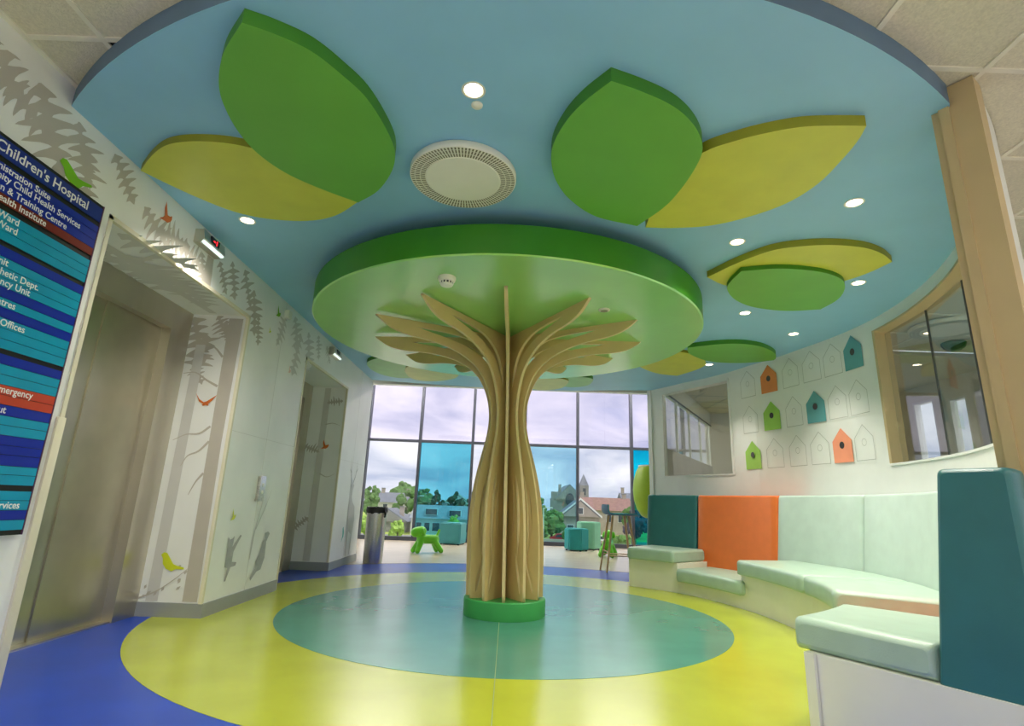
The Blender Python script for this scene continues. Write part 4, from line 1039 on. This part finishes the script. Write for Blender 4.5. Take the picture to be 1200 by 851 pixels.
for sy_ in (-1, 1): tube('stretcher', [(-0.202, sy_ * 0.177, 0.23), (0.202, sy_ * 0.177, 0.23)], 0.009, M['beech'], st, 8)
for sx_ in (-1, 1): tube('stretcher', [(sx_ * 0.195, -0.172, 0.28), (sx_ * 0.195, 0.172, 0.28)], 0.009, M['beech'], st, 8)

# ------------------------------------------------------------------ pendant lamp behind the wall end
pdn = empty('pendant_lamp', (2.74, 10.5, 0)); tag(pdn, 'lime green barrel shaped pendant lamp behind the bench end', 'pendant lamp')
lathe('shade', [(0.255, 1.68), (0.31, 1.58), (0.355, 1.42), (0.372, 1.24), (0.355, 1.05), (0.30, 0.88), (0.22, 0.77), (0.15, 0.735), (0.14, 0.745), (0.21, 0.785), (0.29, 0.89), (0.345, 1.05), (0.362, 1.24), (0.345, 1.42), (0.30, 1.58), (0.245, 1.68)], M['lime'], pdn, 40)
lathe('rim', [(0.262, 1.68), (0.262, 1.705), (0.0, 1.715)], M['white_plastic'], pdn, 40)
tube('cord', [(0, 0, 1.71), (0, 0, 4.05)], 0.008, M['dark_frame'], pdn, 8)

# ------------------------------------------------------------------ outdoors
ZG = -4.65
g = prism('ground', [(-220, 45), (220, 45), (220, 320), (-220, 320)], ZG - 0.5, ZG, M['grass']); tag(g, 'pale green lawn outside the facade', kind='structure')
pv = prism('ground_paving', [(-220, -220), (220, -220), (220, 45), (-220, 45)], ZG - 0.6, ZG - 0.02, M['paving']); tag(pv, 'pale bounce paving around the building', kind='structure')  # unseen ground, made pale to throw light up to the ceilings
rd = prism('road', [(-120, 84), (120, 84), (120, 93), (-120, 93)], ZG, ZG + 0.03, M['tarmac']); tag(rd, 'grey road beyond the lawn', kind='structure')
def house(x, y, w_, d_, hw_, roof_h, mw, mr, lab, gable='side', wins=(), chim=(), rz=0.0, white=False, cat='house', zb=ZG):
    h = empty('house' if cat == 'house' else 'church', (x, y, zb), rz); tag(h, lab, cat)
    box('walls', -w_ / 2, w_ / 2, 0, d_, 0, hw_, M[mw], h)
    bm = bmesh.new(); e_ = 0.3
    if gable == 'front':
        A = [bm.verts.new(p) for p in ((-w_ / 2 - e_, -e_, hw_ - 0.1), (w_ / 2 + e_, -e_, hw_ - 0.1), (0, -e_, hw_ + roof_h))]
        B = [bm.verts.new(p) for p in ((-w_ / 2 - e_, d_ + e_, hw_ - 0.1), (w_ / 2 + e_, d_ + e_, hw_ - 0.1), (0, d_ + e_, hw_ + roof_h))]
        bm.faces.new((A[0], A[2], B[2], B[0])); bm.faces.new((A[1], B[1], B[2], A[2])); bm.faces.new((A[0], B[0], B[1], A[1]))
        bm.faces.new(A); bm.faces.new(B)
        from_bm('roof', bm, M[mr], h)
        prism('gable_wall', [(-w_ / 2, hw_ - 0.12), (w_ / 2, hw_ - 0.12), (0, hw_ + roof_h - 0.25)], -e_ - 0.06, -e_ - 0.01, M[mw], h, f=lambda a, b, c: (a, c, b))
        if white:
            for sx_ in (-1, 1):
                prism('bargeboard', [(sx_ * (w_ / 2 + e_ + 0.1), hw_ - 0.25), (0, hw_ + roof_h - 0.02), (0, hw_ + roof_h + 0.32), (sx_ * (w_ / 2 + e_ + 0.1), hw_ + 0.08)], -e_ - 0.14, -e_ - 0.07, M['white_paint'], h, f=lambda a, b, c: (a, c, b))
    elif gable == 'side':
        pr = [(-e_, hw_ - 0.1), (d_ / 2, hw_ + roof_h), (d_ + e_, hw_ - 0.1)]
        A = [bm.verts.new((-w_ / 2 - e_, a, b)) for a, b in pr]; B = [bm.verts.new((w_ / 2 + e_, a, b)) for a, b in pr]
        bm.faces.new(A); bm.faces.new(B)
        for q in range(3): bm.faces.new((A[q], A[(q + 1) % 3], B[(q + 1) % 3], B[q]))
        from_bm('roof', bm, M[mr], h)
    else:  # mansard
        A = [bm.verts.new(p) for p in ((-w_ / 2 - e_, -e_, hw_), (w_ / 2 + e_, -e_, hw_), (w_ / 2 + e_, d_ + e_, hw_), (-w_ / 2 - e_, d_ + e_, hw_))]
        B = [bm.verts.new(p) for p in ((-w_ / 2 + 0.3, 0.9, hw_ + roof_h), (w_ / 2 - 0.3, 0.9, hw_ + roof_h), (w_ / 2 - 0.3, d_ - 0.9, hw_ + roof_h), (-w_ / 2 + 0.3, d_ - 0.9, hw_ + roof_h))]
        for q in range(4): bm.faces.new((A[q], A[(q + 1) % 4], B[(q + 1) % 4], B[q]))
        bm.faces.new(A); bm.faces.new(B)
        from_bm('roof', bm, M[mr], h)
    for (wx, wz, ww, wh) in wins:
        yy = -0.06 if gable != 'front' or wz + wh < hw_ - 0.1 else -e_ - 0.10
        if gable == 'mansard' and wz > hw_: yy = -0.28
        f_ = box('window', wx - ww / 2 - 0.08, wx + ww / 2 + 0.08, yy, yy + (0.05 if yy > -0.2 else 0.9 if gable == 'mansard' else 0.05), wz - 0.08, wz + wh + 0.08, M['white_paint'], h)
        box('window_pane', wx - ww / 2, wx + ww / 2, yy - 0.02, yy - 0.001, wz, wz + wh, M['win_dark'], f_)
    for (qx, qy, qh) in chim:
        c_ = box('chimney', qx - 0.4, qx + 0.4, qy - 0.3, qy + 0.3, hw_ + 0.1, hw_ + roof_h + qh, M['stone_warm'], h)
        box('chimney_cap', qx - 0.46, qx + 0.46, qy - 0.36, qy + 0.36, hw_ + roof_h + qh, hw_ + roof_h + qh + 0.15, M['stone'], c_)
    return h
house(-11.0, 95, 10.5, 8, 2.7, 2.15, 'render_w', 'slate_pale', 'pale mansard roofed house seen through the teal pane', 'mansard',
      [(-3.9, 0.7, 0.9, 1.3), (-2.5, 0.7, 0.9, 1.3), (-1.0, 0.7, 1.2, 1.3), (1.8, 0.7, 0.9, 1.3), (3.2, 0.7, 1.2, 1.3), (4.4, 0.7, 0.8, 1.3), (-1.9, 3.35, 1.9, 0.9), (2.1, 3.2, 1.9, 0.9)], [(-0.2, 4, 0.35)])
house(-21.4, 100, 7.0, 8, 1.9, 2.2, 'stone', 'slate', 'grey cottage with steep gable and chimney beyond the litter bin', 'front', [(-1.8, 0.5, 0.9, 1.0), (1.8, 0.5, 0.9, 1.0)], [(2.0, 3.0, 0.2)])
house(-25.5, 130, 11, 7, 5.0, 2.2, 'render_w', 'slate', 'long pale house with several chimneys on the left skyline', 'side', [(-3, 3.2, 1, 1.3), (0, 3.2, 1, 1.3), (3, 3.2, 1, 1.3)], [(-4.5, 3.5, 0.9), (1.5, 3.5, 0.9), (4.5, 3.5, 0.9)])
house(-18.6, 109.5, 3.6, 6, 2.2, 0.7, 'stone_warm', 'slate', 'low outbuilding between the cottage and the mansard house', 'side', [(-0.8, 0.5, 0.8, 1.0), (0.9, 0.5, 0.8, 1.0)], [(1.6, 3, 1.6)])
house(-12.3, 135, 7.0, 7, 5.2, 2.2, 'render_w', 'slate', 'white gabled house rising behind the mansard roof', 'front', [(-1.3, 4.6, 0.9, 1.2), (1.3, 4.6, 0.9, 1.2)], [], 0.0, True)
house(-3.6, 133, 8.0, 7, 4.2, 2.4, 'render_w', 'slate_pale', 'pale roofed house right of the white gabled house', 'side', [(-2, 2.4, 1, 1.2), (1.5, 2.4, 1, 1.2)], [(-3.4, 3.5, 0.6)])
house(12.6, 97, 6.6, 9, 3.95, 2.75, 'stone_warm', 'slate', 'grey gabled house with white bargeboards below the church', 'front', [(-1.7, 1.0, 1.0, 1.4), (1.7, 1.0, 1.0, 1.4), (0, 4.3, 0.8, 1.0)], [(0.3, 8, 0.5)], 0.0, True)
house(20.8, 118, 11.0, 8, 5.0, 2.6, 'stone_warm', 'redroof', 'red roofed house right of the church tower', 'side', [(-3, 2.6, 1, 1.4), (0.5, 2.6, 1, 1.4), (3, 2.6, 1, 1.4)], [(-4.6, 4, 1.0), (4.6, 4, 0.8)])
house(36.5, 150, 11.0, 8, 7.2, 2.4, 'render_w', 'slate', 'distant pale house on the right skyline', 'side', [(-3, 4.6, 1.2, 1.5), (0.5, 4.6, 1.2, 1.5), (3.5, 4.6, 1.2, 1.5)], [(-4.8, 4, 1.3), (4.8, 4, 1.3)])
ch = house(16.6, 150, 7.8, 18, 7.4, 3.9, 'stone', 'slate', 'grey stone church with gabled front and pointed tower', 'front', [], [], 0.0, False, 'church')
prism('west_window', ell(0, 7.2, 1.2, 1.7, 20), -0.5, -0.38, M['win_dark'], ch, f=lambda a, b, c: (a, c, b))
box('side_turret', -4.9, -3.3, -0.2, 2.0, 0, 9.2, M['stone'], ch); box('turret_stack', -3.0, -2.3, 0.2, 1.2, 8, 11.2, M['stone'], ch)
tw = box('tower', 3.0, 5.4, 2.0, 5.2, 0, 11.2, M['stone'], ch)
bm = bmesh.new()
bs = [bm.verts.new(p) for p in ((3.0, 2.0, 11.2), (5.4, 2.0, 11.2), (5.4, 5.2, 11.2), (3.0, 5.2, 11.2))]; ap = bm.verts.new((4.2, 3.6, 14.4))
bm.faces.new(bs)
for q in range(4): bm.faces.new((bs[q], bs[(q + 1) % 4], ap))
from_bm('spire', bm, M['slate'], tw)
box('belfry_louvre', 3.8, 4.6, 1.93, 1.99, 8.6, 10.4, M['win_dark'], tw)
# trees
def tree_out(x, y, h, wdt, mk, lab, seed, base=0.25, zb=ZG):
    t = empty('garden_tree', (x, y, zb)); tag(t, lab, 'tree', 'trees and shrubs outside')
    rr = random.Random(seed); bm = bmesh.new()
    n = 20
    for k in range(n):
        fz = base + (0.92 - base) * (k + 0.3) / n
        spread = wdt * 0.5 * math.sin(PI * (0.18 + 0.72 * (k + 0.5) / n))
        a = rr.uniform(0, 2 * PI); r = spread * rr.uniform(0.35, 0.9)
        rad = max(0.10 * wdt, spread * rr.uniform(0.30, 0.50))
        c_ = Vector((r * math.cos(a), r * math.sin(a), h * fz))
        res = bmesh.ops.create_icosphere(bm, subdivisions=2, radius=rad, matrix=Matrix.Translation(c_))
        for v in res['verts']:
            d = v.co - c_
            v.co = c_ + d * rr.uniform(0.70, 1.30)
            if v.co.z > h: v.co.z = h
    from_bm('crown', bm, M[mk], t)
    tube('trunk', [(0, 0, 0), (0.05 * wdt, 0, h * 0.5)], [0.05 * wdt, 0.03 * wdt], M['bark'], t, 8)
TR = [(-17.6, 118, 8.6, 5.0, 'tree_g', 'tall mid green tree right of the cottage'), (-22.3, 122, 8.3, 5.0, 'tree_g', 'mid green tree behind the cottage chimney'), (-30.0, 122, 9.0, 4.5, 'tree_g', 'tree beside the left end of the long house'),
      (-27.0, 145, 10.5, 10.0, 'tree_g', 'broad tree on the left skyline'), (-14.3, 112, 8.4, 3.2, 'tree_d', 'narrow dark tree at the left of the teal pane'), (-11.0, 116, 8.2, 3.8, 'tree_d', 'dark rounded tree behind the mansard house'),
      (-7.6, 126, 8.8, 3.0, 'tree_d', 'slim dark tree right of the white gabled house'), (-4.2, 121, 9.2, 3.4, 'tree_d', 'tall dark conifer at the right of the teal pane'), (-0.4, 124, 7.4, 4.0, 'tree_d', 'low dark tree beside the conifer'),
      (-19.6, 82, 3.6, 4.0, 'tree_l', 'light green shrub in front of the cottage'), (-24.4, 82, 4.0, 3.8, 'tree_l', 'light green shrub behind the bin'), (-15.9, 82, 2.8, 2.6, 'tree_l', 'small light green shrub left of the toy dog'), (-25.4, 92, 6.2, 4.0, 'tree_l', 'light green tree at the left window edge'),
      (-7.6, 82, 3.9, 2.6, 'tree_l', 'light green bush above the blue green stool'), (6.0, 118, 7.6, 5.2, 'tree_g', 'green tree on the skyline left of the church'), (7.2, 92, 5.0, 4.6, 'tree_g', 'bushy tree left of the gabled house'), (4.6, 88, 4.0, 3.6, 'tree_g', 'lower bush beside the trunk of the sculpture'),
      (9.6, 84, 2.4, 3.0, 'tree_g', 'small bush behind the teal soft stool'), (24.6, 108, 6.6, 6.5, 'tree_g', 'wide green tree right of the red roof'), (19.9, 88, 5.6, 4.2, 'tree_p', 'dark purple tree behind the bar stool'), (24.6, 92, 6.6, 4.4, 'tree_g', 'green tree near the cyan pane'),
      (30.5, 128, 9.0, 6.5, 'tree_g', 'distant tree below the skyline house'), (16.2, 78.2, 2.0, 3.0, 'tree_g', 'low shrub left of the purple tree'), (29.4, 94, 6.0, 3.8, 'tree_g', 'green tree seen through the cyan pane'), (36.5, 99, 6.4, 5.0, 'tree_d', 'dark tree beyond the side room glass')]
for i, (x, y, h, wd_, mk, lab) in enumerate(TR): tree_out(x, y, h, wd_, mk, lab, 40 + i, 0.15 if h < 4.2 else 0.28)
# boundary wall, cars, lamp posts
bw = box('garden_wall', 2.0, 40.0, 81.0, 81.4, ZG, ZG + 0.9, M['stone_warm']); tag(bw, 'low stone wall at the far edge of the lawn', 'garden wall')
def car(x, y, m, lab):
    c_ = empty('parked_car', (x, y, ZG + 0.03)); tag(c_, lab, 'car')
    prism('body', rounded([(-2.0, 0.35), (2.0, 0.35), (2.05, 0.75), (1.3, 0.85), (0.8, 1.35), (-0.9, 1.38), (-1.5, 0.9), (-2.05, 0.8)], 0.12, 2), 0, 1.6, M[m], c_, f=lambda a, b, c: (a, c, b))
    prism('side_windows', [(-1.3, 0.9), (1.05, 0.88), (0.7, 1.26), (-0.85, 1.28)], -0.02, -0.005, M['win_dark'], c_, f=lambda a, b, c: (a, c, b))
    for wx in (-1.25, 1.25):
        bm = bmesh.new(); bm_tube(bm, [(wx, -0.03, 0.32), (wx, 1.63, 0.32)], 0.32, 16); from_bm('axle_wheels', bm, M['black'], c_, 40)
car(8.6, 86, 'red_car', 'red car parked left of the gabled house'); car(14.6, 85.0, 'white_car', 'white car parked near the purple tree')
def lamp_post(x, y, h, lab):
    l_ = empty('lamp_post', (x, y, ZG)); tag(l_, lab, 'lamp post')
    tube('post', [(0, 0, 0), (0, 0, h)], [0.10, 0.06], M['white_paint'], l_, 8)
    tube('arm', [(0, 0, h - 0.1), (0.3, -0.2, h), (0.9, -0.6, h + 0.05)], 0.05, M['white_paint'], l_, 6)
    box('lantern', 0.7, 1.2, -0.8, -0.5, h - 0.02, h + 0.10, M['white_paint'], l_)
lamp_post(-13.2, 80, 6.2, 'white lamp post in front of the mansard house'); lamp_post(-27.0, 84, 6.4, 'white lamp post at the left window edge'); lamp_post(5.0, 78, 5.2, 'white lamp post right of the sculpture trunk')
